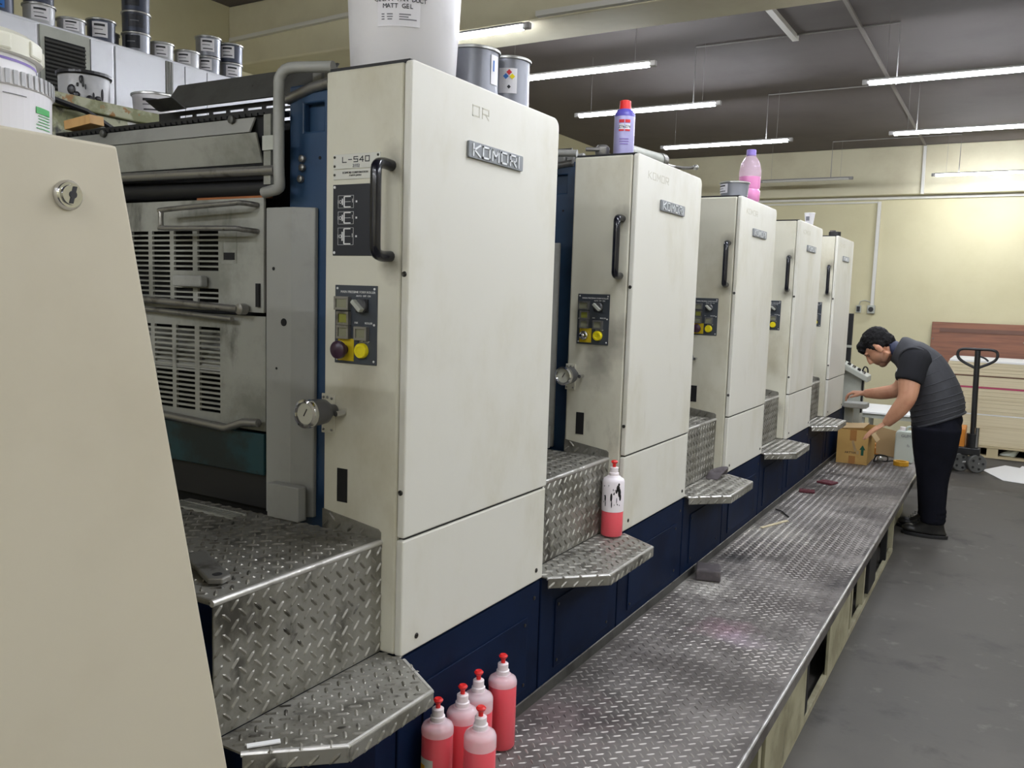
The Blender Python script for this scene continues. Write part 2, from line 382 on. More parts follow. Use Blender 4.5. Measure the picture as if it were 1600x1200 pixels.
def lug_field(mb, o, u, v, lu, lv, p=.018, L=.0145, w=.0042, h=.0026, keep=None):
    """raised lugs of checker plate on the plane (u,v) through o: columns of alternately turned lugs, each pointing at the middle of its neighbour"""
    o, u, v = Vector(o), Vector(u), Vector(v); n = u.cross(v); B = n*-.0004
    for c_ in range(int(lu/p)):
        sg = 1 if c_ % 2 == 0 else -1
        d = (u+v*sg).normalized(); e = n.cross(d)
        for k in range(int(lv/(2*p))+1):
            a, b = (c_+.6)*p, (2*k+(c_ % 2)+.55)*p
            if a > lu-.008 or b > lv-.008 or (keep and not keep(a, b)): continue
            c = o+u*a+v*b
            mb.add([c-d*L+B, c-d*L*.55-e*w+B, c-d*L*.55+e*w+B, c+d*L*.55-e*w+B, c+d*L*.55+e*w+B, c+d*L+B, c-d*L*.6+n*h, c+d*L*.6+n*h],
                   [(0,1,6),(0,6,2),(1,3,7,6),(2,6,7,4),(5,7,3),(5,4,7)])
    return mb
def rrect(a0, a1, b0, b1, rs, seg=5):
    """rounded rectangle, rs = radii (lower-left, lower-right, upper-right, upper-left)"""
    out = []
    for (cx, cy, r, s0) in ((a0, b0, rs[0], math.pi), (a1, b0, rs[1], 1.5*math.pi), (a1, b1, rs[2], 0), (a0, b1, rs[3], .5*math.pi)):
        if r <= 0: out.append((cx, cy)); continue
        ox = cx+(r if cx == a0 else -r); oy = cy+(r if cy == b0 else -r)
        for k in range(seg+1):
            a = s0+.5*math.pi*k/seg; out.append((ox+r*math.cos(a), oy+r*math.sin(a)))
    return out
X_, Y_, Z_ = Vector((1,0,0)), Vector((0,1,0)), Vector((0,0,1))

# ------------------------------------------------------------------ dimensions of the press line (metres, z=0 is the walkway top)
XF, Y1, PI_, W, ZT, ZS, ZB, XB = -1.083, 1.414, 1.1987, .6436, 1.613, .6207, .36, -1.09
FZ = -.33; CZ = 2.9; YW = 10.6; XLW = -4.45; XRW = 4.2; YBW = -3.5
TY = [Y1+PI_*i for i in range(5)]

# ------------------------------------------------------------------ room
struct(MB().box(XLW-.1, XRW+.1, YBW-.1, YW+.1, FZ-.1, FZ).build('floor', FLOORM), 'dark grey worn concrete floor')
struct(MB().box(XLW-.1, XRW+.1, YBW-.1, YW+.1, CZ, CZ+.1).build('ceiling', CEIL), 'dim grey plastered ceiling')
struct(MB().box(XLW-.1, XRW+.1, YW, YW+.1, FZ, CZ).build('wall_far', WALL), 'cream painted end wall')
struct(MB().box(XLW-.1, XLW, YBW, YW, FZ, CZ).build('wall_left', WALL))
struct(MB().box(XRW, XRW+.1, YBW, YW, FZ, CZ).build('wall_right', WALL))
struct(MB().box(XLW-.1, XRW+.1, YBW-.1, YBW, FZ, CZ).build('wall_back', WALL))
struct(MB().box(XLW, XRW, YW-.16, YW, 2.375, CZ).build('trim_1', BEAMM, bevel=.01), 'cream plastered beam above the end wall')
struct(MB().box(XLW, XRW, 3.9, 4.25, 2.53, CZ).build('trim_2', BEAMM, bevel=.012), 'cream plastered beam crossing the ceiling')

def conduit(label, pts, r=.014, mat=TRUNK, square=True, name='cable_trunking'):
    mb = MB()
    for a, b in zip(pts, pts[1:]):
        a, b = Vector(a), Vector(b); d = (b-a); l = d.length; d.normalize()
        e = d.cross(Z_) if abs(d.z) < .9 else X_.copy(); e = e.normalized(); g = d.cross(e)
        mb.obox((a+b)/2, d, e, g, l/2+r*.98, r, r*.8)
    return tag(mb.build(name, mat), label, 'trunking')
def cable(label, pts, r=.004, mat=CAPG, name='electric_cable', cat='cable'):
    return tag(MB().tube(pts, r, 6).build(name, mat, smooth=True), label, cat)
conduit('white cable trunking running down the end wall to the sockets', [(-1.43, YW-.015, 2.30), (-1.43, YW-.015, 1.15)], .018)
conduit('long horizontal white trunking under the beam of the end wall', [(-3.3, YW-.02, 2.352), (2.5, YW-.02, 2.352)], .016)
conduit('shorter lower white trunking on the end wall joining the vertical one', [(-3.2, YW-.012, 2.31), (-1.46, YW-.012, 2.31)], .01)
conduit('white trunking dropping over the face of the far beam', [(-.99, YW-.175, 2.87), (-.985, YW-.175, 2.385)], .015)
conduit('long white trunking along the ceiling toward the end wall', [(-.99, 4.3, CZ-.008), (-.99, 10.42, CZ-.008)], .011, M('grey_trunking', (140, 135, 130), .7))  # grey close to the ceiling colour, darker than the other trunking
conduit('short white trunking on the ceiling ending in mid room', [(-1.42, 4.28, CZ-.014), (-1.4, 5.95, CZ-.014)], .02)
conduit('white trunking along the lower edge of the crossing beam', [(-2.18, 3.885, 2.55), (1.5, 3.885, 2.55)], .016)
conduit('pale pipe across the face of the crossing beam', [(-4.4, 3.885, 2.685), (-2.3, 3.885, 2.745)], .014)
for (ya, xa, xb_) in ((5.92, -2.065, -.757), (7.5, -1.955, -.785), (9.9, -1.855, -.613)):
    mb = MB().tube([(xa, ya, 2.519), (xa, ya, CZ-.006), (xb_, ya, CZ-.006), (xb_, ya, 2.519)], .005, 6)
    tag(mb.build('lamp_cable', CAPG), {5.92: 'thin grey cable on the ceiling feeding the lamps of the near hanging row', 7.5: 'thin grey cable on the ceiling feeding the lamps of the middle hanging row', 9.9: 'thin grey cable on the ceiling reaching the unlit lamp'}[ya], 'cable')

# ------------------------------------------------------------------ lamps: housing, tube and caps
def lamp(xa, xb_, y, z, label, lit=True, group='lit ceiling lamps', drops=True):
    t = thing('tube_lamp', label, 'lamp', ((xa+xb_)/2, y, z-.03), group)
    MB().box(xa+.02, xb_-.02, y-.023, y+.023, z-.004, z+.008).build('housing', CAPG, t, bevel=.003)
    k_ = 10; ring_ = [(.021*math.cos(math.pi*q/k_), -.005-.021*math.sin(math.pi*q/k_)) for q in range(k_+1)]
    MB().prism([(xa+.03, y+a, z+b) for a, b in ring_], (xb_-xa-.06, 0, 0)).build('tube', TUBE if lit else TUBEOFF, t)
    for x0, x1 in ((xa-.012, xa+.03), (xb_-.03, xb_+.012)): MB().box(x0, x1, y-.016, y+.016, z-.024, z+.008).build('end_cap', CAPG, t, bevel=.004)
    if drops:
        for x in (xa+.12, xb_-.12): MB().tube([(x, y, z+.008), (x, y, CZ)], .0012, 5).build('hanging_wire', CAPG, t)
    return t
lamp(-3.1, -2.235, 3.87, 2.505, 'lit tube lamp fixed under the crossing beam', drops=False)
lamp(-2.96, -1.905, 4.76, 2.5, 'lit tube lamp hanging just beyond the crossing beam')
lamp(-2.955, -1.865, 5.88, 2.5, 'lit tube lamp hanging behind the red-capped spray can')
lamp(-2.85, -1.72, 7.4, 2.5, 'lit tube lamp hanging behind the pink bottle')
lamp(-2.6, -1.625, 9.84, 2.5, 'unlit tube lamp hanging near the far beam', lit=False, group='unlit lamps')
lamp(-.905, .27, 5.68, 2.5, 'lit tube lamp above the aisle, first before the long ceiling trunking')
lamp(-.96, .2, 7.4, 2.5, 'lit tube lamp above the aisle, middle of its column')
lamp(-.845, .3, 9.84, 2.5, 'lit tube lamp above the aisle next to the far beam')
for (xa, ys) in ((-2.9, (-1.2, -2.6)), (-.9, (3.75, 2.1, -1.2, -2.6)), (1.5, (5.7, 3.75, 2.9, 2.1, 1.2, -2.6))):  # added unseen lamps, placed to bring the hall up to brightness
    for y in ys:
        lamp(xa, xa+1.16, y, 2.5, 'added tube lamp out of view, there to brighten the hall', group='added lamps out of view')

# ------------------------------------------------------------------ press: navy base
base = thing('navy_machine_bed', 'navy blue painted base under the cream press towers', 'machine base', (-1.6, 3.9, FZ))
MB().box(-2.4, XB-.012, 1.02, 7.0, FZ, .335).build('core', NAVY, base)
segs = []
for i in range(5):
    segs.append((TY[i]-(.553 if i else .4), TY[i]-.003)); segs.append((TY[i], TY[i]+W-.002))
for (a, b) in segs:
    p = MB().box(XB-.012, XB, a+.002, b-.002, -.03, .352).build('base_panel', NAVY, base, bevel=.003)
    MB().box(XB, XB+.004, a+.09, b-.075, .06, .268).build('cover_plate', NAVY, p, bevel=.002)
    for yy in (a+.105, b-.09):
        for zz in (.08, .25): MB().lathe([(.005, 0), (.005, .002), (.002, .003)], (XB+.004, yy, zz), X_, 8).build('screw', SCREW, p)
    MB().lathe([(.006, 0), (.006, .002), (.002, .003)], (XB, b-.035, .31), X_, 8).build('screw', SCREW, p)
MB().box(-2.4, XB-.001, 6.855, 7.02, -.03, .36).build('end_block', NAVY, base, bevel=.004)

# ------------------------------------------------------------------ press towers
def screws(parent, pts, n, r=.006, mat=SCREW):
    for p in pts: MB().lathe([(r, -.0005), (r, .0015), (r*.7, .0025), (r*.3, .0015), (r*.3, 0)], p, n, 10).build('screw', mat, parent)
def bent_handle(y, mbname, parent):
    xo, x1 = -1.13, -1.158
    yy = y-.058
    pts = [(xo, y, 1.404), (xo+.001, y-.03, 1.405), (xo+.004, y-.052, 1.398), (xo+.006, yy, 1.375), (xo+.006, yy, 1.31), (xo+.006, yy, 1.247), (xo+.004, y-.052, 1.225), (xo+.001, y-.03, 1.218), (xo, y, 1.219)]
    return MB().tube(pts, .0115, 12, sub=4).build(mbname, GLOSSBLK, parent, smooth=True)
def tower(i, label):
    y = TY[i]
    t = thing('press_tower', label, 'cabinet', (-1.2, y+W/2, ZB), 'cream towers of the press')
    mb = MB(); mb.box(-1.312, -1.104, y, y+W, ZB, ZT-.004); body = mb.build('end_body', CREAM_END, t, bevel=.006, seg=3)
    MB().box(-1.1035, XF-.006, y+.012, y+W-.012, ZB+.01, ZT-.02).build('inner_frame', BLACK, t)
    po = rrect(y, y+W, ZS+.0025, ZT, (.004, .004, .026, .012))
    MB().prism([(-1.1015, a, b) for a, b in po], (XF+1.1015, 0, 0)).build('front_door', CREAM, t, bevel=.006, seg=3)
    lp = MB().box(-1.1038, XF-.002, y+.0005, y+W-.001, ZB, ZS-.003).build('lower_panel', CREAM, t, bevel=.004)
    screws(t, [(-1.093, y, 1.183), (-1.093, y, .722)], -Y_, .006)
    screws(t, [(XF-.002, y+.055, .391), (XF-.002, y+W-.04, .391)], X_, .0065)
    MB().box(-1.308, -1.094, y+.008, y+W-.01, ZT-.004, ZT+.003).build('top_mat', BLACK, t)
    bent_handle(y, 'handle', t)
    # badge and its ghost
    b = MB().prism([(XF, a, c) for a, c in rrect(y+.205, y+.447, 1.45, 1.487, (.004,)*4, 3)], (.006, 0, 0)).build('badge', BADGE, t, bevel=.001)
    mb = MB(); strokes(mb, 'KOMORI', (XF+.006, y+.222, 1.4565), Y_, Z_, .027, .024, .0135, .0042, .0016); mb.build('badge_lettering', BADGEL, b)
    mb = MB(); strokes(mb, 'KOMOR' if i else 'OR', (XF, y+(.09 if i else .225), 1.545), Y_, Z_, .027, .022, .0135, .003, .0003); mb.build('worn_letter_ghost', GHOST, t)
    # control panel on the end face
    yp = y-.0025
    cp = MB().box(-1.279, -1.162, y-.0025, y, .988, 1.157).build('control_panel', PANELG, t, bevel=.0008)
    for (x, z) in ((-1.272, 1.15), (-1.169, 1.15), (-1.272, .996), (-1.169, .996), (-1.272, 1.074), (-1.169, 1.074)):
        MB().lathe([(.0026, 0), (.0026, .001), (.001, .0015)], (x, yp, z), -Y_, 8).build('screw', WHITEINK, cp)
    def sqbtn(x, z, m, ww=.017):
        f = MB().plate_holes(X_, Z_, -Y_, (x, yp-.01, z), -ww, ww, -.0145, .0145, [(-ww+.005, ww-.005, -.0095, .0095)], .01).build('push_button', STEEL, cp)
        MB().box(x-ww+.005, x+ww-.005, yp-.007, yp, z-.0095, z+.0095).build('button_lens', m, cp)
    sqbtn(-1.254, 1.118, BTN, .02); sqbtn(-1.25, 1.086, BTNY, .017); sqbtn(-1.25, 1.056, BTN, .017); sqbtn(-1.2, 1.055, BTN, .0175)
    MB().box(-1.218, -1.185, yp-.004, yp, 1.1, 1.128).build('switch_base', BLACK, cp, bevel=.001)
    MB().lathe([(.0155, 0), (.0155, .006), (.013, .009)], (-1.2, yp-.004, 1.114), -Y_, 18).build('selector_switch', GAUGEB, cp, smooth=True)
    MB().obox((-1.201, yp-.018, 1.114), Vector((.75, 0, -.66)), Y_, Vector((.66, 0, .75)), .0155, .007, .0045).build('selector_grip', CONS, cp, bevel=.001)
    MB().box(-1.268, -1.224, yp-.0012, yp, .994, 1.042).build('legend_plate', YELP, cp)
    if i == 1:
        MB().lathe([(.015, 0), (.015, .012), (.011, .014), (.008, .024), (.0045, .026), (.0045, .034)], (-1.248, yp-.001, 1.018), -Y_, 20).build('stripped_stop_button', CHROME, cp, smooth=True)
    else:
        MB().lathe([(.011, 0), (.011, .012), (.018, .013), (.02, .018), (.019, .025), (.012, .03), (0, .031)], (-1.25, yp-.001, 1.018), -Y_, 22).build('stop_button', PURP, cp, smooth=True)
    MB().lathe([(.0165, 0), (.0165, .008), (.0145, .011), (.009, .0112), (.008, .0102), (0, .0102)], (-1.2, yp, 1.018), -Y_, 22).build('yellow_button', YEL, cp, smooth=True)
    for st, x, z, sz in (('MAIN PRESS', -1.243, 1.1425, .0075), ('INK FORM ROLLER', -1.195, 1.1425, .0068), ('AUTO  OFF  ON', -1.199, 1.1345, .0055), ('INK', -1.218, 1.077, .006), ('ROLLER', -1.184, 1.077, .006), ('SAFE STOP', -1.195, 1.037, .006)):
        text(st, sz, (x, yp-.0005, z), X_, Z_, WHITEINK, cp)
    if i == 0:
        s1 = MB().box(-1.288, -1.16, y-.002, y, 1.403, 1.4335).build('model_plate', SIGNW, t, bevel=.0006)
        mb = MB(); strokes(mb, 'L-540', (-1.262, y-.002, 1.4165), X_, Z_, .0105, .0105, .0052, .0019, .0004); mb.build('lettering', DARKINK, s1)
        text('2102', .010, (-1.224, y-.0026, 1.4085), X_, Z_, GREYINK, s1)
        s2 = MB().box(-1.288, -1.16, y-.002, y, 1.381, 1.4015).build('maker_plate', SIGNW, t, bevel=.0006)
        text('KOMORI CORPORATION', .0062, (-1.226, y-.0026, 1.3945), X_, Z_, DARKINK, s2); text('TOKYO JAPAN', .005, (-1.226, y-.0026, 1.3885), X_, Z_, DARKINK, s2)
        for (x, z) in ((-1.284, 1.428), (-1.284, 1.409), (-1.165, 1.428), (-1.165, 1.409), (-1.284, 1.391), (-1.165, 1.391)):
            MB().lathe([(.0028, 0), (.0028, .0012), (.001, .0018)], (x, y-.002, z), -Y_, 8).build('screw', SCREW, t)
        dp = MB().box(-1.288, -1.158, y-.002, y, 1.22, 1.3705).build('diagram_plate', PLATEBLK, t, bevel=.0006)
        for (x, z) in ((-1.283, 1.365), (-1.163, 1.365), (-1.283, 1.226), (-1.163, 1.226)):
            MB().lathe([(.003, 0), (.003, .0012), (.001, .0018)], (x, y-.002, z), -Y_, 8).build('screw', WHITEINK, dp)
        for k, zc in enumerate((1.334, 1.3, 1.261)):
            h = .011 if k < 2 else .016; mb = MB(); q = y-.0022
            def ln(a, b, w=.0011): 
                A, B = Vector((a[0], q, a[1])), Vector((b[0], q, b[1])); d = (B-A); l = d.length; d.normalize(); mb.obox((A+B)/2, d, Y_, d.cross(Y_), l/2, .0003, w/2)
            ln((-1.256, zc+h), (-1.238, zc+h), .0022); ln((-1.256, zc-h), (-1.238, zc-h), .0022); ln((-1.256, zc+h), (-1.256, zc-h), .003); ln((-1.261, zc+h*.6), (-1.261, zc-h*.6), .003)
            ln((-1.256, zc), (-1.238, zc), .0008)
            for a in range(10):
                a0, a1 = a*math.tau/10, (a+1)*math.tau/10; ln((-1.2665+.003*math.cos(a0), zc+.0035*math.sin(a0)), (-1.2665+.003*math.cos(a1), zc+.0035*math.sin(a1)), .001)
            for (a, b) in (((-1.273, zc+h+.002), (-1.23, zc+h+.002)), ((-1.273, zc-h-.002), (-1.23, zc-h-.002)), ((-1.273, zc+h+.002), (-1.273, zc-h-.002)), ((-1.23, zc+h+.002), (-1.23, zc-h-.002))): ln(a, b, .0005)
            ln((-1.273, zc+.004), (-1.273, zc-.004), .0014); ln((-1.233, zc+.006), (-1.233, zc-.002), .001)
            mb.build('diagram_print', WHITEINK, dp)
            MB().box(-1.224, -1.22, y-.0026, y-.002, zc-.002, zc+.002).build('index_mark', WHITEINK, dp)
    # slot, gauge with its bracket, kick plate
    MB().box(-1.27, -1.2405, y-.001, y, .678, .7535).build('dark_slot', VOID, t)
    br = MB().box(-1.315, -1.278, y-.0035, y, .829, .917).build('gauge_bracket', CREAM_END, t, bevel=.0008)
    for (x, z) in ((-1.309, .909), (-1.297, .909), (-1.285, .907), (-1.309, .837), (-1.285, .837)):
        MB().lathe([(.003, 0), (.003, .002), (.001, .003)], (x, y-.0035, z), -Y_, 8).build('screw', STEEL, br)
    g = MB().lathe([(.012, 0), (.014, .014), (.027, .035), (.0285, .05), (.0285, .078), (.031, .08), (.031, .09), (.024, .0925), (.023, .089)], (-1.278, y-.0035, .883), -Y_, 28).build('pressure_gauge', GAUGEB, t, smooth=True)
    MB().lathe([(.0225, .0885), (.0225, .0895)], (-1.278, y-.0035, .883), -Y_, 24).build('gauge_dial', DIAL, g)
    MB().lathe([(.031, .08), (.032, .086), (.031, .0915), (.0255, .094), (.0228, .09)], (-1.278, y-.0035, .883), -Y_, 28, cap=False).build('gauge_rim', CHROME, g, smooth=True)
    MB().obox((-1.277, y-.0938, .886), Vector((.5, 0, .86)), Y_, Vector((.86, 0, -.5)), .009, .0005, .0012).build('gauge_needle', DARKINK, g)
    MB().tube([(-1.25, y-.0035, .879), (-1.25, y-.03, .879)], .006, 10).build('gauge_screw', CHROME, g, smooth=True)
    return t
TL = ['cream press tower with the model plate, carrying the large white bucket', 'cream press tower with the red-capped spray can standing on top', 'cream press tower with the pink plastic bottle on top',
      'cream press tower with the paper cup on top', 'last cream press tower, beside the control console']
for i in range(5): tower(i, TL[i])

# first cabinet with the slanted edge
t0 = thing('slanted_cabinet', 'cream cabinet with a slanted edge and round chrome lock', 'cabinet', (-1.25, .2, FZ))
po = [(XF, -.9, .03), (XF, 1.0, .03), (XF, .755, 1.335), (XF, -.9, 1.335)]
MB().prism(po, (-.03, 0, 0)).build('front_panel', CREAM0, t0, bevel=.004, seg=3)
MB().box(-1.6, -1.114, -.9, .75, .03, 1.333).build('body', CREAM0, t0, bevel=.004)
MB().box(-1.6, -1.114, -.9, .74, FZ, .028).build('plinth', NAVY, t0)
lk = MB().lathe([(.0195, 0), (.0195, .004), (.0165, .008), (.013, .008), (.0125, .011), (0, .011)], (XF, .681, 1.26), X_, 32).build('lock', CHROME, t0, smooth=True)
MB().obox((XF+.0112, .6825, 1.26), Y_, Vector((0, .26, .97)), X_, .0026, .0115, .0009).build('keyhole', BLACK, lk)
MB().lathe([(.005, .0108), (.005, .0122), (0, .0122)], (XF, .6825, 1.2605), X_, 14).build('keyhole_core', BLACK, lk)

# ------------------------------------------------------------------ checker-plate steps
def step(ya, yb, label, first=False):
    y = yb
    t = thing('checker_plate_step', label, 'step', (-1.3, (ya+yb)/2, ZB-.03), 'checker plate steps between the towers')
    XR_ = -1.141
    MB().box(-1.76, XR_-.003, ya, yb, .6, .612).build('top_plate', TREAD, t, bevel=.004)
    r = MB().box(XR_-.004, XR_, ya, yb, ZB+.001, .609).build('riser_plate', TREAD, t, bevel=.003)
    MB().tube([(XR_-.004, ya, .606), (XR_-.004, yb, .606)], .0065, 10).build('nosing', NOSE, t, smooth=True)
    d = lug_field(MB(), (XR_, ya, ZB+.004), Y_, Z_, yb-ya, .245).build('riser_lugs', LUG, t); d['kind'] = 'stuff'
    d = lug_field(MB(), (-1.7, ya, .612), X_, Y_, .555, yb-ya).build('top_lugs', LUG, t); d['kind'] = 'stuff'
    # tread with cut corners
    a, b = (ya+.0, yb+.05); fx = -.938
    poly = [(XR_, a), (XF+.012, a), (fx, a+.12 if first else a+.13), (fx, yb-.085), (XF+.012, yb-.003), (XR_, yb-.003)]
    if not first: poly[1] = (XF+.012, a+.002); poly[0] = (XR_, a+.002)
    poly = [(x, y) for x, y in poly]
    tr = MB().prism([(x, y, ZB-.004) for x, y in poly], (0, 0, .004)).build('tread_plate', TREAD, t)
    lip = MB(); liplugs = []
    front = [p for p in poly if p[0] > XR_+.001]
    for (p, q) in zip(front, front[1:]):
        P, Q = Vector((*p, ZB-.016)), Vector((*q, ZB-.016)); dd = Q-P; l = dd.length
        if l < .01: continue
        dd.normalize(); liplugs.append((P-Z_*.0155+dd.cross(Z_)*.003, dd.copy(), l)); lip.obox((P+Q)/2, dd, dd.cross(Z_), Z_, l/2, .003, .0155)
    lip.build('tread_lip', TREAD, t, bevel=.003)
    lm = MB()
    for (o_, d_, l_) in liplugs: lug_field(lm, o_, d_, Z_, l_, .04, keep=lambda a, b: b < .024)
    d = lm.build('lip_lugs', LUG, t); d['kind'] = 'stuff'
    MB().tube([(p[0]-.003, p[1], ZB-.003) for p in front], .0052, 8).build('tread_nosing', NOSE, t, smooth=True)
    def inside(u_, v_):
        x, y = XR_+u_, ya-.03+v_; ok = True
        c = False; n = len(poly); j = n-1
        for i2 in range(n):
            xi, yi = poly[i2]; xj, yj = poly[j]
            if (yi > y) != (yj > y) and x < (xj-xi)*(y-yi)/(yj-yi)+xi: c = not c
            j = i2
        return c and x < fx-.008
    d = lug_field(MB(), (XR_, ya-.03, ZB), X_, Y_, .2, yb-ya+.08, keep=inside).build('tread_lugs', LUG, t); d['kind'] = 'stuff'
    d = MB()
    for k in range(20): d.box(-1.74+k*.011, -1.734+k*.011, yb-.075, yb-.042, .612, .616)
    d.box(-1.745, -1.515, yb-.08, yb-.075, .612, .617); d.box(-1.745, -1.515, yb-.042, yb-.037, .612, .617)
    d.build('floor_grille', DGREY, t)
    # upstand against the tower
    up = MB().prism([(-1.31, yb-.001, .612), (-1.143, yb-.001, .612), (-1.143, yb-.001, .628), (-1.15, yb-.001, .634), (-1.31, yb-.001, .656)], (0, -.003, 0)).build('kick_plate', TREAD, t)
    d = lug_field(MB(), (-1.31, yb-.004, .614), X_, Z_, .16, .042, keep=lambda a, b: b < .034-.12*a).build('kick_lugs', LUG, t); d['kind'] = 'stuff'
    return t
step(.962, Y1, 'checker plate step beside the slanted cabinet', True)
st2 = step(TY[0]+W+.004, TY[1], 'checker plate step with a half empty pink bottle on its tread')
for i, lb in ((2, 'checker plate step holding a grey rag, before the pink-bottle tower'), (3, 'checker plate step in front of the paper-cup tower'), (4, 'last checker plate step, next to the cardboard box')):
    copy_tree(st2, (0, PI_*(i-1), 0), lb)

# ------------------------------------------------------------------ printing units behind the towers
def unit(label):
    y = Y1
    t = thing('printing_unit', label, 'printing unit', (-1.85, y+.55, .36), 'printing units of the press')
    # blue side frame with pockets
    fr = MB().plate_holes(X_, Z_, -Y_, (0, y+.05, 0), -1.47, -1.326, .37, 1.605, [(-1.425, -1.365, 1.5, 1.562), (-1.44, -1.39, 1.2, 1.245), (-1.44, -1.39, .93, .98)], .02).build('side_frame', BLUE, t, bevel=.004)
    MB().box(-1.47, -1.326, y+.07, y+.63, .37, 1.603).build('frame_body', BLUE, t, bevel=.004)
    for zz in (1.592, 1.44): MB().lathe([(.004, 0), (.004, .001)], (-1.375, y+.05, zz), -Y_, 8).build('screw_hole', VOID, t)
    for zz in (1.21, 1.12, 1.0): MB().box(-1.442, -1.41, y+.035, y+.05, zz-.028, zz+.02).build('hinge_block', BLUE, t, bevel=.004)
    # grey column
    cpoly = [(-1.505, y+.012), (-1.425, y+.012), (-1.377, y+.038), (-1.377, y+.049), (-1.505, y+.049)]
    col = MB().prism([(a, b, .614) for a, b in cpoly], (0, 0, .715)).build('column', LGREY, t, bevel=.003)
    for (x, z, r) in ((-1.447, 1.068, .009), (-1.48, 1.19, .004), (-1.47, .96, .003)): MB().lathe([(r, 0), (r, .0008)], (x, y+.0118, z), -Y_, 16).build('column_hole', VOID, col)
    MB().box(-1.47, -1.372, y-.018, y+.011, .6145, .695).build('column_foot', LGREY, t, bevel=.003)
    # upper guard with louvres
    cols = [(-1.74, -1.665), (-1.827, -1.757), (-1.91, -1.842), (-1.99, -1.925), (-2.075, -2.005), (-2.16, -2.09)]
    holes = []
    for k in range(14):
        z1 = 1.279-.0127*k
        for ci, (a, b) in enumerate(cols):
            if 8 <= k <= 10 and ci < 2: continue
            holes.append((a, b, z1-.0082, z1))
    MB().plate_holes(X_, Z_, -Y_, (0, y+.012, 0), -2.3, -1.512, 1.087, 1.352, holes, .006).build('upper_guard', DGREY, t)
    holes = []
    for k in range(17):
        z1 = 1.045-.0127*k
        for (a, b) in cols: holes.append((a, b, z1-.0075, z1))
    gl = MB().plate_holes(X_, Z_, -Y_, (0, y+.016, 0), -2.3, -1.51, .806, 1.078, holes, .006).build('lower_guard', DGREY, t)
    MB().obox((-1.9, y+.045, .985), X_, Vector((0, .5, .86)), Vector((0, .86, -.5)), .36, .055, .002).build('inner_baffle', LGREY, t)
    MB().box(-2.32, -1.51, y+.1, y+.62, .362, 1.34).build('cylinder_housing', VOID, t)
    hp = MB().obox((-1.748, y-.004, 1.156), X_, Y_, Z_, .052, .012, .014).build('latch_pull', LGREY, t, bevel=.005)
    f = MB().plate_holes(X_, Z_, -Y_, (-1.627, y+.011, 1.245), -.026, .026, -.045, .045, [(-.02, .02, -.038, .038)], .004).build('latch_frame', DGREY, t)
    MB().box(-1.645, -1.609, y+.0105, y+.012, 1.209, 1.226).build('latch_slot', VOID, t)
    yy = y-.035
    MB().tube([(-1.53, y+.01, 1.335), (-1.545, yy+.01, 1.337), (-1.57, yy, 1.335), (-1.8, yy, 1.326), (-1.812, yy, 1.318), (-1.812, yy, 1.29), (-1.8, yy, 1.282), (-1.57, yy, 1.279), (-1.545, yy+.01, 1.277), (-1.53, y+.01, 1.275)], .0062, 10, sub=3).build('guard_handle', STEEL, t, smooth=True)
    MB().tube([(-2.28, y-.012, 1.12), (-1.57, y-.012, 1.094)], .0085, 10).build('guard_rail', STEEL, t, smooth=True)
    MB().lathe([(.013, 0), (.013, .02), (.006, .022)], (-1.565, y+.004, 1.094), -Y_, 14).build('rail_boss', STEEL, t, smooth=True)
    MB().tube([(-2.28, y-.004, 1.098), (-1.6, y-.004, 1.069)], .006, 10).build('hinge_rod', STEEL, t, smooth=True)
    MB().box(-1.533, -1.522, y+.006, y+.0115, 1.1, 1.155).build('guard_slot', VOID, t)
    MB().tube([(-2.29, y-.006, .835), (-1.62, y-.006, .806), (-1.56, y-.006, .826), (-1.515, y-.002, .828)], .01, 10).build('bottom_rail', STEEL, t, smooth=True)
    MB().box(-2.3, -1.51, y+.01, y+.02, .7, .8).build('teal_plate', TEAL, t, bevel=.002)
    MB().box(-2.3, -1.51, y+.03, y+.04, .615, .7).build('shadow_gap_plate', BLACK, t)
    # ink fountain above
    MB().tube([(-2.3, y-.002, 1.418), (-1.46, y-.002, 1.41)], .011, 12).build('front_rod', STEEL, t, smooth=True)
    MB().box(-2.3, -1.51, y+.06, y+.62, 1.34, 1.425).build('roller_train', VOID, t)
    MB().tube([(-2.3, y+.04, 1.385), (-1.5, y+.04, 1.375)], .022, 14).build('dark_roller', BLACK, t, smooth=True)
    MB().box(-1.75, -1.5, y+.02, y+.028, 1.352, 1.358).build('copper_strip', COPPER, t)
    MB().prism([(-2.3, y+.01, 1.43), (-2.3, y+.015, 1.432), (-2.3, y-.005, 1.495), (-2.3, y-.011, 1.495)], (.785, 0, 0)).build('fountain_front_sheet', DGREY, t, bevel=.001)
    MB().prism([(-2.3, y-.011, 1.497), (-2.3, y-.005, 1.497), (-2.3, y+.012, 1.533), (-2.3, y+.006, 1.533)], (.765, 0, 0)).build('fountain_upper_sheet', LGREY, t, bevel=.001)
    MB().box(-2.3, -1.5, y+.013, y+.06, 1.426, 1.535).build('fountain_body', VOID, t)
    rail = MB().box(-2.3, -1.47, y+.005, y+.05, 1.536, 1.547)
    for k in range(40): rail.box(-2.29+k*.02, -2.282+k*.02, y+.001, y+.006, 1.534, 1.541)
    rail.build('toothed_rail', BLACK, t)
    for x in (-2.08, -1.6): MB().lathe([(.007, 0), (.009, .004), (.009, .01), (.005, .012)], (x, y+.002, 1.53), -Y_, 14).build('rail_knob', FLAPM, t, smooth=True)
    hs = []
    for k in range(7):
        x = -1.9+k*.062
        hs += [(x, x+.05, 1.562, 1.568), (x, x+.05, 1.573, 1.579)]
    MB().plate_holes(X_, Z_, -Y_, (0, y+.09, 0), -1.98, -1.48, 1.548, 1.59, hs, .004).build('grating', BLACK, t)
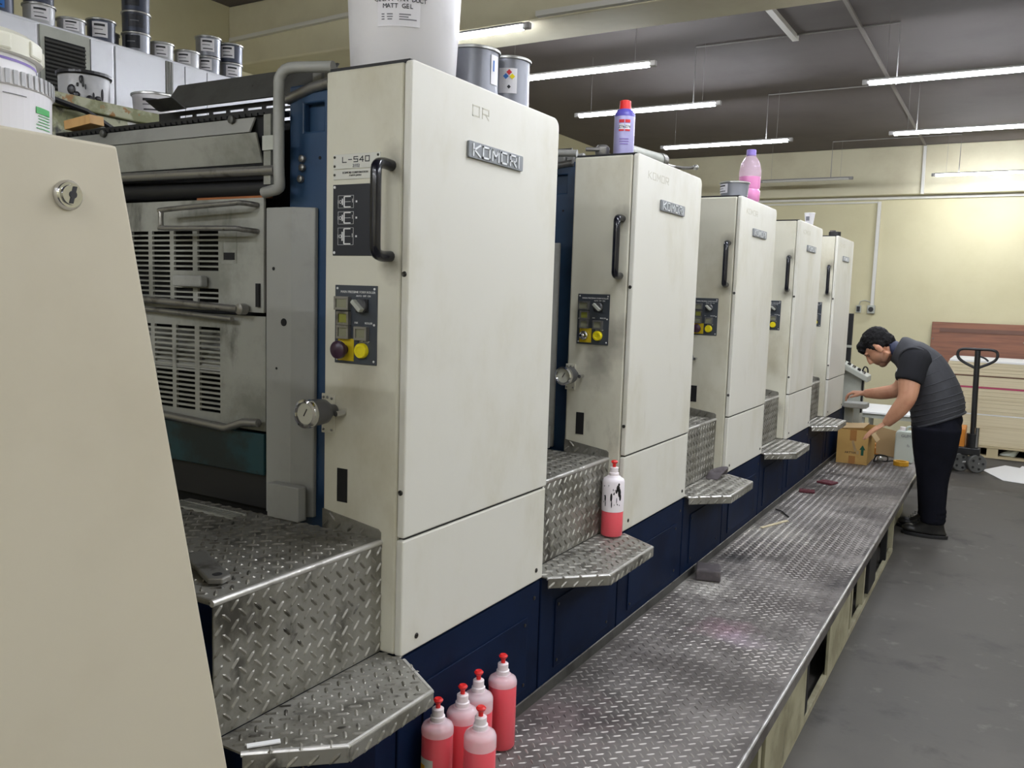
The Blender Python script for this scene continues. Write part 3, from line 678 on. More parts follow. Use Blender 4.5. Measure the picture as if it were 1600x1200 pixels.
    MB().prism([(-1.93, y+.06, 1.590), (-1.93, y+.068, 1.590), (-1.93, y+.118, 1.662), (-1.93, y+.11, 1.662)], (.55, 0, 0)).build('fountain_flap', FLAPM, t, bevel=.001)
    MB().prism([(-1.93, y+.05, 1.585), (-1.93, y+.058, 1.585), (-1.93, y+.02, 1.604), (-1.93, y+.012, 1.604)], (.1, 0, 0)).build('flap_tip', FLAPM, t)
    MB().tube([(-1.32, y+.03, 1.628), (-1.37, y+.02, 1.63), (-1.42, y+.0, 1.628), (-1.442, y-.005, 1.612), (-1.446, y-.006, 1.58), (-1.446, y-.006, 1.42), (-1.446, y-.004, 1.385), (-1.452, y, 1.37), (-1.475, y+.004, 1.366), (-1.505, y+.006, 1.362)], .0125, 10, sub=3).build('tube_guard', LGREY, t, smooth=True)
    MB().box(-1.5, -1.478, y-.0, y+.04, 1.38, 1.535).build('fountain_side_plate', DGREY, t)
    MB().box(-1.5, -1.33, y+.115, y+.13, 1.345, 1.6).build('dark_backing', VOID, t)  # added dark sheets closing off a bright gap behind the fountain
    MB().box(-1.75, -1.5, y+.115, y+.13, 1.426, 1.546).build('dark_backing', VOID, t)
    MB().box(-1.5, -1.462, y-.004, y-.0, 1.455, 1.487).build('side_tag', CONS, t)
    for (x, z) in ((-1.425, 1.44), (-1.425, 1.42), (-1.43, 1.395)): MB().lathe([(.008, 0), (.008, .008), (.004, .01)], (x, y+.049, z), -Y_, 12).build('link_bolt', STEEL, t, smooth=True)
    MB().tube([(-1.475, y+.05, 1.575), (-1.4, y+.05, 1.595), (-1.34, y+.045, 1.6)], .012, 10).build('swivel_arm', STEEL, t, smooth=True)
    MB().tube([(-1.36, y+.08, 1.622), (-1.318, y+.08, 1.625)], .012, 10).build('top_pipe', LGREY, t, smooth=True)
    for x in (-1.41, -1.375): MB().box(x, x+.028, y+.06, y+.1, 1.606, 1.64).build('pipe_clamp', LGREY, t, bevel=.003)
    MB().box(-1.46, -1.33, y+.3, y+.6, 1.604, 1.61).build('top_rail', FLAPM, t, bevel=.003)
    return t
u1 = unit('printing unit with louvred guards next to the slanted cabinet')
UL = ['printing unit showing behind the white-bucket tower', 'printing unit behind the spray-can tower', 'printing unit behind the pink-bottle tower', 'printing unit behind the paper-cup tower']
for i in range(1, 5): copy_tree(u1, (0, PI_*i, 0), UL[i-1])

# ------------------------------------------------------------------ walkway platform
XR = -.5
pf = thing('walkway_platform', 'long checker plate walkway along the press', 'platform', (-.8, 3.5, FZ))
MB().box(XB+.002, XR, -.3, 6.98, -.012, 0).build('deck_plate', TREADW, pf, bevel=.004, seg=3)
d = lug_field(MB(), (XB+.012, -.28, 0), X_, Y_, .57, 7.24, .018, .0135, .0036, .0016).build('deck_lugs', LUGW, pf); d['kind'] = 'stuff'
MB().box(XB+.002, XB+.006, 1.01, 6.98, .0, .032).build('upstand', FLAPM, pf)
MB().tube([(XB+.004, 1.01, .032), (XB+.004, 6.98, .032)], .0022, 6).build('upstand_edge', STEEL, pf)
MB().box(XR-.006, XR, -.3, 6.98, -.05, -.012).build('edge_lip', TREADW, pf, bevel=.002)
MB().tube([(XR-.003, -.3, -.004), (XR-.003, 6.98, -.004)], .0058, 8).build('edge_nosing', NOSE, pf, smooth=True)
MB().box(XB+.02, -.72, -.3, 6.9, FZ+.002, -.02).build('dark_under_box', VOID, pf)  # near-black box added to give the darkness under the deck
for (a, b) in ((-.2, .9), (1.0, 1.75), (2.42, 2.99), (3.42, 3.9), (5.55, 6.6)):
    xo = -.06 if a > 5 else 0
    MB().box(-.536+xo, -.524+xo, a, b, FZ+.012, -.055).build('side_panel', DIRTYC, pf, bevel=.002)
MB().box(-.545, -.525, 1.75, 5.5, FZ+.002, FZ+.025).build('bottom_rail', DIRTYC, pf)
for yv in (2.05, 2.36, 3.0, 3.03, 3.98, 4.35, 4.75, 5.2, 5.5):
    MB().box(-.56, -.53, yv, yv+.035, FZ+.002, -.012).build('post', DIRTYC if int(yv*10) % 2 else BLACK, pf)
MB().ell((-.58, 3.2, -.14), .03, .05, .05).build('hose_drum', GAUGEB, pf, smooth=True)
MB().box(-.6, -.52, 4.45, 4.7, FZ+.05, -.06).build('junction_box', BLACK, pf, bevel=.004)

# ------------------------------------------------------------------ cans, buckets and bottles
def can(c, r, h, label, mat=CANG, group=None, lab=True, lid=True, ang=-.8, name='ink_can', labm=LABELW, taper=.97, ink=False):
    x, y, z = c
    t = thing(name, label, 'can', c, group)
    MB().lathe([(r*taper, 0), (r*taper, .004), (r*.985, h*.9), (r, h)], c, Z_, 28).build('can_body', mat, t, smooth=True)
    MB().lathe([(r, h-.006), (r+.004, h-.005), (r+.004, h), (r+.001, h+.002), (r-.003, h)], c, Z_, 28, cap=False).build('rim', CANRIM, t, smooth=True)
    if lid: MB().lathe([(r-.003, h+.001), (r-.006, h-.004), (0, h-.004)], c, Z_, 24).build('lid', mat, t, smooth=True)
    if lab:
        rr = r*(taper+.985)/2; s = MB().patch((x, y), rr+.0006+r*.008, rr+.0006+r*.012, z+h*.2, z+h*.85, ang-.55, ang+.55).build('label', labm, t)
        for k, (a, b, zz, hh, m) in enumerate(((-.4, .35, .66, .1, DARKINK), (-.4, .2, .5, .04, GREYINK), (-.35, .4, .3, .05, DARKINK))):
            MB().patch((x, y), rr+.0016+r*.012, rr+.0016+r*.012, z+h*zz, z+h*(zz+hh), ang+a, ang+b, 8).build('label_print', m, s)
    return t
# white bucket on the first tower
bc = (-1.23, 1.575, ZT+.003)
bk = thing('plastic_bucket', 'large white plastic bucket with a printed gel label', 'bucket', bc)
MB().lathe([(.114, 0), (.117, .004), (.130, .27), (.136, .275), (.136, .30), (.13, .30)], bc, Z_, 40).build('bucket_body', WHITEP, bk, smooth=True)
MB().lathe([(.139, .28), (.139, .305), (.132, .31), (0, .31)], bc, Z_, 40).build('bucket_lid', WHITEP, bk, smooth=True)
def around(c, r, z, a, s, st, mat, parent, ext=.0004):
    n = Vector((math.cos(a), math.sin(a), 0)); u = Vector((-math.sin(a), math.cos(a), 0))
    return text(st, s, Vector((c[0], c[1], z))+n*r, u, Z_, mat, parent, ext=ext)
ba = math.atan2(-bc[1], -bc[0])-.05
rf = lambda z: .117+.013*(z-ZT)/.27+.002
lb = MB().patch(bc, rf(ZT+.088)-.0015, rf(ZT+.2)-.0015, ZT+.088, ZT+.2, ba-.42, ba+.32, 12).build('label', LABELW, bk)
def curved_text(c, rf, z, a, s, st, mat, parent, sp=.62):
    n = len(st)
    for k, chx in enumerate(st):
        if chx == ' ': continue
        around(c, rf(z), z, a+(k-(n-1)/2)*s*sp/rf(z), s, chx, mat, parent)
curved_text(bc, rf, ZT+.128, ba-.06, .013, 'MATT GEL', DARKINK, lb)
curved_text(bc, rf, ZT+.1415, ba-.02, .013, 'CLEAN FAN DUCT', DARKINK, lb)
for (zz, a, l) in ((.112, -.32, .05), (.112, -.2, .1), (.112, .06, .2), (.107, -.32, .05), (.107, -.2, .1), (.107, .04, .16), (.102, -.32, .05), (.102, -.2, .08), (.102, .11, .3)):
    z = ZT+zz; MB().patch(bc, rf(z)-.001, rf(z)-.001, z-.0012, z+.0012, ba+a-l/2, ba+a+l/2, 6).build('label_print', GREYINK, lb)
can((-1.178, 1.778, ZT+.003), .063, .11, 'grey ink can standing against the large white bucket', lab=False, group='grey cans on the first tower', lid=False, taper=1)
c2 = (-1.155, 1.905, ZT+.003)
cc = can(c2, .055, .116, 'smaller grey ink can with a hazard label', lab=False, group='grey cans on the first tower', lid=False, taper=1)
ha = math.atan2(-c2[1], -c2[0])-.0
hl = MB().patch(c2, .0553, .0553, ZT+.03, ZT+.09, ha-.4, ha+.42, 8).build('hazard_label', LABELW, cc)
def dia(a, z, s, m):
    n = Vector((math.cos(a), math.sin(a), 0)); u = Vector((-math.sin(a), math.cos(a), 0)); o = Vector((c2[0], c2[1], z))+n*.0564
    MB().obox(o, (u+Z_).normalized(), (u-Z_).normalized(), n, s, s, .0004).build('hazard_mark', m, hl)
dia(ha+.05, ZT+.08, .005, REDP); dia(ha-.09, ZT+.07, .005, BLUEP); dia(ha+.19, ZT+.07, .005, YEL); dia(ha+.05, ZT+.045, .0035, DARKINK)
c1 = (-1.178, 1.778, ZT+.003); a1 = math.atan2(-c1[1], -c1[0])+.95
pl = MB().patch(c1, .0633, .0633, ZT+.03, ZT+.098, a1-.2, a1+.25, 6).build('can_label', LABELW, bpy.data.objects['ink_can'])
MB().patch(c1, .0641, .0641, ZT+.06, ZT+.085, a1-.1, a1-.03, 3).build('label_print', BLUEP, pl)
# tubs on the slanted cabinet
tc = (-1.25, .64, 1.336); tr_ = .107
tb = thing('label_bucket', 'white bucket with a green lined label on the slanted cabinet', 'bucket', tc)
MB().lathe([(tr_-.004, 0), (tr_, .006), (tr_+.001, .064)], tc, Z_, 40).build('bucket_body', WHITEP, tb, smooth=True)
MB().lathe([(tr_, .061), (tr_+.003, .063), (tr_+.002, .082), (tr_-.01, .084), (0, .084)], tc, Z_, 60).build('ribbed_rim', WHITEP, tb, smooth=True)
d = MB()
for k in range(64):
    a = k*math.tau/64; n = Vector((math.cos(a), math.sin(a), 0)); d.obox(Vector(tc)+n*(tr_+.003)+Vector((0, 0, .0725)), n, Vector((-n.y, n.x, 0)), Z_, .0014, .0028, .009)
d.build('rim_ribs', CANW, tb)
ta = math.atan2(-tc[1], -tc[0])+.12
gb = MB().patch(tc, tr_+.0006, tr_+.0014, 1.338, 1.395, ta-.7, ta+1.1, 20).build('label', LABELW, tb)
for (a, l, z, h, m) in ((.2, 1.7, 1.351, .0022, GREEN), (.9, .3, 1.392, .01, GREEN), (-.2, .5, 1.405, .0012, GREYINK), (-.22, .46, 1.398, .0012, GREYINK), (-.2, .5, 1.390, .0012, GREYINK), (-.25, .4, 1.384, .0012, GREYINK), (-.2, .5, 1.375, .0012, GREYINK), (-.3, .3, 1.362, .006, CANW), (.45, .3, 1.408, .0012, GREYINK), (.92, .26, 1.383, .001, GREEN), (.92, .26, 1.378, .001, GREEN), (.92, .26, 1.373, .001, GREEN), (.9, .3, 1.368, .001, GREEN), (.9, .3, 1.362, .001, GREEN)):
    z = 1.338+(z-1.345)*.78; h *= .85
    MB().patch(tc, tr_+.0022, tr_+.0022, z-h/2, z+h/2, ta+a-l/2, ta+a+l/2, 10).build('label_print', m, gb)
n = Vector((math.cos(ta+.02), math.sin(ta+.02), 0)); MB().lathe([(.007, 0), (.007, .0006)], Vector(tc)+n*(tr_+.0022)+Vector((0, 0, .022)), n, 20).build('round_stamp', PURPP, gb)
lc = (tc[0]-.002, tc[1]-.002, 1.4205); lr = .092
tl = thing('screw_lid_tub', 'off-white screw lid tub stacked on the labelled bucket', 'tub', lc)
MB().lathe([(lr, 0), (lr, .022)], lc, Z_, 40).build('tub_body', WHITEP, tl, smooth=True)
MB().lathe([(lr+.0006, .013), (lr+.0006, .0165)], lc, Z_, 40, cap=False).build('purple_band', PURPP, tl, smooth=True)
MB().lathe([(lr+.002, .022), (lr+.008, .023), (lr+.008, .046), (lr-.004, .054), (lr-.012, .056), (0, .056)], lc, Z_, 40).build('screw_lid', OFFW, tl, smooth=True)
for k in range(10):
    a = k*math.tau/10; n = Vector((math.cos(a), math.sin(a), 0)); MB().obox(Vector(lc)+n*(lr+.006)+Vector((0, 0, .0345)), n, Vector((-n.y, n.x, 0)), Z_, .004, .016, .0105).build('lid_grip', OFFW, tl, bevel=.003)

# spray can
sc = (-1.165, 2.675, ZT+.003)
sp = thing('spray_can', 'lilac aerosol spray can with a red cap', 'spray can', sc)
MB().lathe([(.033, 0), (.034, .003), (.034, .125)], sc, Z_, 28).build('can_body', SPRAYL, sp, smooth=True)
MB().lathe([(.0342, .124), (.0342, .132), (.028, .145), (.019, .15)], sc, Z_, 28).build('shoulder', SPRAYB, sp, smooth=True)
MB().lathe([(.02, .148), (.019, .163), (.0185, .176), (.012, .179), (0, .18)], sc, Z_, 20).build('cap', REDCAP, sp, smooth=True)
sa = math.atan2(-sc[1], -sc[0])
for (a, l, z, h, m) in ((-.28, .5, .107, .01, REDP), (.3, .5, .107, .01, REDP), (-.28, .5, .089, .018, LABELW), (.3, .5, .089, .018, LABELW), (-.28, .5, .078, .006, REDP), (.3, .5, .078, .006, REDP), (0, .9, .05, .003, PURPP), (0, .9, .042, .003, PURPP), (0, .8, .034, .003, PURPP)):
    MB().patch(sc, .0346, .0346, sc[2]+z-h/2, sc[2]+z+h/2, sa+a-l/2, sa+a+l/2, 6).build('label_print', m, sp)
for a in (-.28, .3): around(sc, .0354, sc[2]+.089, sa+a, .012, 'Z76', DARKINK, sp)
# pneumatic cylinder with rod on the second tower
pc = thing('air_cylinder', 'steel air cylinder with a bent rod lying on the tower', 'cylinder', (-1.17, 2.9, ZT+.003))
MB().tube([(-1.19, 2.74, 1.646), (-1.15, 2.98, 1.644)], .024, 18).build('barrel', CONS, pc, smooth=True)
MB().tube([(-1.152, 2.965, 1.644), (-1.147, 2.992, 1.644)], .027, 18).build('end_cap', STEEL, pc, smooth=True)
MB().tube([(-1.147, 2.99, 1.638), (-1.13, 3.04, 1.632), (-1.09, 3.085, 1.63), (-1.065, 3.1, 1.634)], .006, 8, sub=3).build('rod', STEEL, pc, smooth=True)
MB().ell((-1.06, 3.103, 1.634), .011, .011, .01).build('rod_tip', CANRIM, pc, smooth=True)
wr = thing('pipe_fitting', 'worn steel pipe fitting behind the spray can', 'fitting', (-1.24, 2.66, ZT+.003))
MB().lathe([(.02, 0), (.024, .01), (.024, .028), (.016, .036)], (-1.235, 2.66, ZT+.003), Z_, 16).build('nut', STEEL, wr, smooth=True)
MB().tube([(-1.235, 2.64, ZT+.022), (-1.28, 2.628, ZT+.024)], .007, 10).build('stub', STEEL, wr, smooth=True)
# can and pink bottle on the third tower
can((-1.14, 3.885, ZT+.003), .064, .062, 'low grey lidded tin beside the pink plastic bottle', lab=True, ang=-2.35, taper=.93, name='low_tin')
pb = (-1.138, 4.12, ZT+.003)
pbt = thing('plastic_bottle', 'clear plastic bottle half full of pink liquid', 'bottle', pb)
prof = [(.044, 0), (.05, .008), (.051, .05), (.047, .06), (.05, .07), (.051, .13), (.05, .15), (.042, .185), (.026, .21), (.02, .218), (.02, .224)]
MB().lathe(prof, pb, Z_, 24, cap=False).build('bottle_shell', SHELLP, pbt, smooth=True)
MB().lathe([(.043, .002), (.0485, .009), (.0495, .05), (.0455, .06), (.0485, .07), (.049, .118), (0, .118)], pb, Z_, 24).build('pink_liquid', PINKL2, pbt, smooth=True)
MB().lathe([(.0225, .218), (.0225, .242), (.02, .245), (0, .245)], pb, Z_, 16).build('bottle_cap', PURPP, pbt, smooth=True)
# cup, dark tape on the others
cu = (-1.117, 5.4, ZT+.003)
cp_ = thing('paper_cup', 'small white paper cup standing on the tower', 'cup', cu)
MB().lathe([(.022, 0), (.031, .07)], cu, Z_, 20).build('cup_body', WHITEP, cp_, smooth=True)
MB().lathe([(.031, .069), (.033, .071), (.031, .073), (.029, .07)], cu, Z_, 20, cap=False).build('cup_rim', PAPERW, cp_, smooth=True)
MB().patch(cu, .0265, .028, cu[2]+.025, cu[2]+.05, -2.2, -1.4, 5).build('cup_print', GREYINK, cp_)
dt = thing('tape_reel', 'dark tape reel lying on the last tower', 'tape reel', (-1.13, 6.32, ZT+.003))
MB().lathe([(.02, 0), (.04, 0), (.04, .03), (.02, .03), (.02, 0)], (-1.13, 6.32, ZT+.003), Z_, 22, cap=False).build('reel', BLACK, dt, smooth=True)
MB().box(-1.16, -1.125, 6.3, 6.33, ZT+.033, ZT+.043).build('loose_end', GREYM, dt)

# squeeze bottles
def squeeze(c, level, label, h=.185, top=None):
    t = thing('squeeze_bottle', label, 'bottle', c, 'squeeze bottles of pink liquid'); r = .0365
    MB().lathe([(r-.003, 0), (r, .004), (r, level)], c, Z_, 28, cap=False).build('bottle_shell', SHELL, t, smooth=True)
    MB().lathe([(r, level), (r, h-.012), (r-.003, h-.004), (r-.009, h), (.023, h+.003), (.021, h+.006), (.0165, h+.007)], c, Z_, 28, cap=False).build('bottle_shoulder', SHELLT if not top else top, t, smooth=True)
    MB().lathe([(r-.004, .002), (r-.0012, .006), (r-.0012, level-.002), (r-.002, level), (0, level)], c, Z_, 28).build('pink_liquid', PINKL, t, smooth=True)
    MB().lathe([(.0165, h+.004), (.0165, h+.016), (.0135, h+.018), (.0135, h+.033), (.011, h+.035), (.006, h+.035)], c, Z_, 20).build('white_collar', WHITEC, t, smooth=True)
    MB().lathe([(.0055, h+.035), (.0055, h+.045), (.010, h+.049), (.0115, h+.053), (.008, h+.057), (0, h+.056)], c, Z_, 14).build('red_nozzle', REDCAP, t, smooth=True)
    return t
SQ = [((-1.045, 1.785, .002), .165, 'pink squeeze bottle standing apart beyond the other four on the walkway'),
      ((-1.046, 1.672, .002), .145, 'pink squeeze bottle behind the row, with a pale empty top'),
      ((-1.036, 1.588, .002), .158, 'pink squeeze bottle in the middle of the walkway group'),
      ((-1.045, 1.502, .002), .162, 'pink squeeze bottle closest to the checker plate step'),
      ((-.945, 1.524, .002), .15, 'pink squeeze bottle with a sun logo label')]
for k, (c, l, lab_) in enumerate(SQ):
    s_ = squeeze(c, l, lab_)
    if k == 4:
        a = math.atan2(-c[1], -c[0])-.1; w_ = MB().patch(c, .0368, .0368, .01, .105, a-.3, a+.85, 10).build('label', SIGNW, s_)
        n = Vector((math.cos(a+.3), math.sin(a+.3), 0)); o = Vector((c[0], c[1], .08))+n*.0362
        MB().lathe([(.014, 0), (.014, .0018)], o, n, 20).build('sun_disc', YTAPE, w_); MB().lathe([(.0165, 0), (.0165, .0012)], o-Vector((0, 0, .012)), n, 20).build('dark_arc', PURP, w_)
        for q in range(7):
            b = math.pi*(q+.5)/7; u = Vector((-n.y, n.x, 0)); MB().obox(o+n*.001+u*.019*math.cos(b)+Z_*.019*math.sin(b), n, u*math.cos(b)+Z_*math.sin(b), u*-math.sin(b)+Z_*math.cos(b), .0006, .0025, .0012).build('sun_ray', REDP, w_)
    if k == 3:
        a = math.atan2(-c[1], -c[0])-.75; w_ = MB().patch(c, .0368, .0368, .03, .115, a-.5, a+.5, 8).build('label', SIGNW, s_)
        for z in (.05, .062, .072): MB().patch(c, .0376, .0376, z, z+.003, a-.4, a+.35, 6).build('label_print', DARKINK, w_)
        MB().patch(c, .0376, .0376, .085, .1, a-.45, a-.05, 6).build('label_print', YTAPE, w_)
bb = (-1.098, 2.56, ZB+.003)
s_ = squeeze(bb, .085, 'half empty squeeze bottle smeared with black ink, on a tread', h=.195, top=M('milky_white_plastic', (236, 228, 232), .35))
a = math.atan2(-bb[1], -bb[0])
def smear(mb, c, r, a, z, l, h):
    n = Vector((math.cos(a), math.sin(a), 0)); u = Vector((-n.y, n.x, 0))
    mb.ell(Vector((c[0], c[1], z))+n*(r-.0008), .0026+l*l*r*.1, l*r*.5, h*.5, n, u, Z_, 10, 8)
d = MB(); rs_ = random.Random(5)
for (da, z, l, h) in ((.45, .165, .35, .022), (.6, .15, .3, .03), (.3, .155, .2, .014), (-.15, .135, .2, .028), (-.75, .13, .18, .022), (.7, .135, .22, .024), (-.1, .112, .1, .024), (.1, .148, .1, .01), (.52, .178, .2, .01), (-.7, .112, .08, .02), (.35, .125, .06, .02), (.0, .16, .07, .008)):
    smear(d, bb, .0367, a+da, bb[2]+z, l, h)
for q in range(14): smear(d, bb, .0367, a+rs_.uniform(-.9, .8), bb[2]+rs_.uniform(.1, .18), .05, .005)
d.build('ink_smears', INKBLK, s_)

# ------------------------------------------------------------------ far-left: silver cabinet with cans, stained table
cab = thing('silver_cabinet', 'long pale metal cabinet behind the press, loaded with ink cans', 'cabinet', (-3.25, 2.1, FZ))
MB().box(-3.5, -3.004, .9, 3.35, FZ, 2.04).build('cabinet_body', SILVER, cab, bevel=.004)
for (a, b) in ((.92, 1.79), (1.99, 2.08), (2.09, 2.31), (2.345, 2.40), (2.405, 2.51), (2.515, 2.9), (2.905, 3.34)):
    MB().box(-3.003, -2.998, a, b, 1.0, 2.03).build('front_panel', SILVER, cab, bevel=.002)
for k in range(4): MB().box(-3.003, -2.995, 2.313+.008*k, 2.317+.008*k, 1.0, 2.03).build('seam_strip', LGREY, cab)
vt = MB().box(-3.003, -2.996, 1.8, 1.985, 1.5, 2.03).build('vent_frame', CONS, cab)
MB().box(-2.996, -2.994, 1.815, 1.965, 1.5, 1.992).build('vent_opening', VOID, vt)
for k in range(14): MB().obox((-2.992, 1.89, 1.98-.014*k), Y_, Vector((.6, 0, -.8)), Vector((.8, 0, .6)), .075, .005, .0012).build('vent_slat', FLAPM, vt)
ZC = 2.041
cans = [(1.70, 0, .05, .075, CANDK, 'dark', 'blue'), (1.72, 1, .05, .075, CANDK, 'dark', 'blue'), (1.845, 0, .052, .07, CANW, 'pale', ''), (1.845, 1, .05, .085, CANDK, 'dark', ''), (1.965, 0, .048, .055, CANW, 'cream', ''), (2.085, 0, .05, .085, CANDK, 'dark', ''),
        (2.235, 0, .052, .075, CANG, 'g', 'band'), (2.235, 1, .052, .075, CANDK, 'g', 'band'), (2.235, 2, .052, .075, CANDK, 'g', 'band'), (2.352, 0, .046, .07, CANW, 'g', ''), (2.475, 0, .05, .068, CANW, 'g', ''), (2.585, 0, .048, .07, CANG, 'g', ''), (2.585, 1, .052, .08, CANG, 'g', ''), (2.705, 0, .05, .072, CANG, 'g', ''), (2.705, 1, .052, .078, CANDK, 'g', '')]
LBS = ['dark ink can at the start of the row on the silver cabinet', 'dark ink can with a blue band stacked at the start of the row', 'pale ink can under a dark one, above the cabinet vent', 'dark ink can stacked above the cabinet vent', 'low cream ink can between the vent and the dark dented can',
       'dark dented ink can on the silver cabinet', 'lowest can of the three-high stack on the silver cabinet', 'middle can of the three-high stack on the silver cabinet', 'topmost can of the three-high stack on the silver cabinet', 'pale labelled can beside the three-high stack',
       'single pale can between the tall stack and the two pairs', 'lower can of the first stacked pair on the silver cabinet', 'upper can of the first stacked pair, with white label', 'lower can of the last stacked pair on the silver cabinet', 'upper can of the last stacked pair on the silver cabinet']
zz = {}
for k, (y, lv, r, h, m, _, sp_) in enumerate(cans):
    key = round(y, 1) if k > 1 else 1.7
    z = ZC+sum(zz.get(key, [])); zz.setdefault(key, []).append(h+.004)
    can((-3.075, y, z), r, h, LBS[k], m, 'ink cans on the silver cabinet', True, True, math.atan2(-y, 3.0)+random.uniform(-.3, .3), labm=BLUEP if sp_ == 'blue' else (PLATEBLK if sp_ == 'band' else LABELW))
can((-3.16, 2.16, ZC), .05, .07, 'small grey can standing behind the dented one', CANG, 'ink cans on the silver cabinet', False)
st = thing('ink_table', 'ink stained metal table with a shelf rim', 'table', (-2.7, 1.6, FZ))
MB().box(-2.95, -2.4, 1.1, 2.02, 1.645, 1.683).build('table_top', STAINED, st, bevel=.004)
MB().box(-2.93, -2.415, 1.15, 1.98, 1.25, 1.643).build('table_body', STAINED, st)
for (x, y) in ((-2.9, 1.2), (-2.45, 1.2), (-2.9, 1.93), (-2.45, 1.93)): MB().box(x-.02, x+.02, y-.02, y+.02, FZ, 1.25).build('leg', LGREY, st)
can((-2.53, 1.655, 1.684), .074, .09, 'ink splashed white tin on the stained table', CANW, None, False, True, name='splashed_tin')
spl = bpy.data.objects['splashed_tin']; a = math.atan2(-1.655, 2.53); d = MB()
for (da, z, l, h) in ((-.1, .066, .2, .02), (-.05, .055, .1, .02), (-.5, .035, .35, .025), (-.3, .02, .3, .016), (.2, .012, .3, .016), (.55, .016, .3, .012), (.75, .03, .12, .03), (-.25, .05, .1, .01), (.05, .045, .06, .014), (.35, .02, .1, .02)):
    smear(d, (-2.53, 1.655), .0738, a+da, 1.684+z, l, h*1.2)
d.lathe([(.0765, .082), (.0795, .086), (.0795, .093), (.0765, .095)], (-2.53, 1.655, 1.684), Z_, 28, cap=False)
d.build('ink_smears', INKBLK, spl)
can((-2.53, 1.905, 1.684), .07, .082, 'white labelled tub on the stained table', WHITEP, None, True, True, math.atan2(-1.905, 2.53)-.15, name='white_tub', taper=.9)
tag(MB().obox((-2.5, 1.775, 1.69), Vector((.3, .95, 0)), Vector((-.95, .3, 0)), Z_, .03, .008, .005).build('red_scraper', REDP), 'small red scraper on the stained table', 'scraper')
tag(MB().obox((-2.2, Y1+.022, 1.569), Vector((.98, .1, .12)).normalized(), Vector((-.1, .99, 0)).normalized(), Vector((-.12, 0, .99)).normalized(), .05, .022, .012).build('wooden_block', WOOD, bevel=.001), 'light wooden block lying on the toothed rail', 'block')
cable('black hose looping in front of the stained table', [(-2.395, 1.3, 1.60), (-2.385, 1.36, 1.64), (-2.38, 1.46, 1.655), (-2.38, 1.56, 1.64), (-2.385, 1.66, 1.6), (-2.385, 1.68, 1.55)], .009, BLACK, 'black_hose', 'hose')

# ------------------------------------------------------------------ loose things on step and walkway
tag(MB().box(0, 1, 0, 1, 0, 1).build('x', GREYM), 'x', 'x'); bpy.data.objects.remove(bpy.data.objects['x'])
def flat(name, mat, c, rz, hx, hy, hz, label, cat, bevel=.002):
    e1 = Vector((math.cos(rz), math.sin(rz), 0)); e2 = Vector((-e1.y, e1.x, 0))
    return tag(MB().obox(Vector(c)+Z_*hz, e1, e2, Z_, hx, hy, hz).build(name, mat, bevel=bevel), label, cat)
flat('sponge_block', GREYM, (-1.015, 3.40, .002), .3, .05, .06, .022, 'grey dusty sponge block lying on the walkway', 'sponge', .006)
flat('maroon_scrap', MAROON, (-.955, 5.68, .002), -.3, .05, .045, .006, 'larger maroon scrap on the walkway toward the cardboard box', 'scrap')
flat('maroon_scrap', MAROON, (-1.01, 5.33, .002), .2, .045, .03, .006, 'smaller maroon scrap on the walkway nearer the navy base', 'scrap')
flat('wood_strip', PAPER, (-.99, 4.43, .002), 1.24, .12, .008, .002, 'thin pale wooden strip on the walkway', 'strip', 0)
cable('short bent black wire lying on the walkway', [(-1.06, 4.75, .006), (-1.02, 4.72, .007), (-.985, 4.66, .006), (-.96, 4.62, .006)], .004, BLACK, 'bent_wire', 'wire')
lk = thing('steel_link', 'flat steel bar with a hole, lying on the step', 'metal bar', (-1.25, 1.05, .613))
po = [(-1.36, 1.075), (-1.205, 1.005), (-1.185, 1.02), (-1.19, 1.045), (-1.345, 1.115)]
MB().prism([(a, b, .615) for a, b in po], (0, 0, .012)).build('bar', STEEL, lk, bevel=.003)
MB().lathe([(.009, 0), (.009, .0006)], (-1.21, 1.03, .627), Z_, 16).build('hole', VOID, lk)
flat('paper_scrap', PAPERW, (-1.06, 1.0, ZB+.002), .9, .028, .006, .0012, 'folded strip of white paper on the lowest tread', 'paper', 0)
flat('steel_clip', CANRIM, (-1.42, 1.2, .614), .4, .006, .004, .003, 'tiny bright clip on the step plate', 'clip', 0)
rg = MB().rings([((-1.1+.0, 3.66, ZB+.003), (.03, .0, 0), (0, .02, 0)), ((-1.09, 3.69, ZB+.03), (.03, .01, 0), (0, .025, .008)), ((-1.08, 3.73, ZB+.035), (.025, .02, .005), (0, .02, .01)), ((-1.08, 3.755, ZB+.012), (.015, .01, 0), (0, .012, .004))], 12, sub=3)
tag(rg.build('grey_rag', GREYM, smooth=True), 'crumpled grey rag on a checker plate tread', 'rag')

# ------------------------------------------------------------------ cardboard box and clutter at the far end
bx = thing('cardboard_box', 'open brown cardboard box with green arrow print', 'box', (-.94, 6.7, .002))
x0, x1, ya, yb, zt_ = -1.045, -.835, 6.5, 6.88, .25
MB().box(x0, x1, ya, ya+.005, .002, zt_).build('side_wall', CARD, bx); MB().box(x0, x1, yb-.005, yb, .002, zt_).build('side_wall', CARD, bx)
MB().box(x0, x0+.005, ya+.005, yb-.005, .002, zt_).build('side_wall', CARD, bx); MB().box(x1-.005, x1, ya+.005, yb-.005, .002, zt_).build('side_wall', CARD, bx)
MB().box(x0+.005, x1-.005, ya+.005, yb-.005, .002, .007).build('bottom', CARD, bx)
MB().prism([(x1, ya+.01, zt_), (x1-.004, ya+.01, zt_), (x1+.05, ya+.01, zt_-.075), (x1+.054, ya+.01, zt_-.075)], (0, .17, 0)).build('flap', CARDIN, bx)
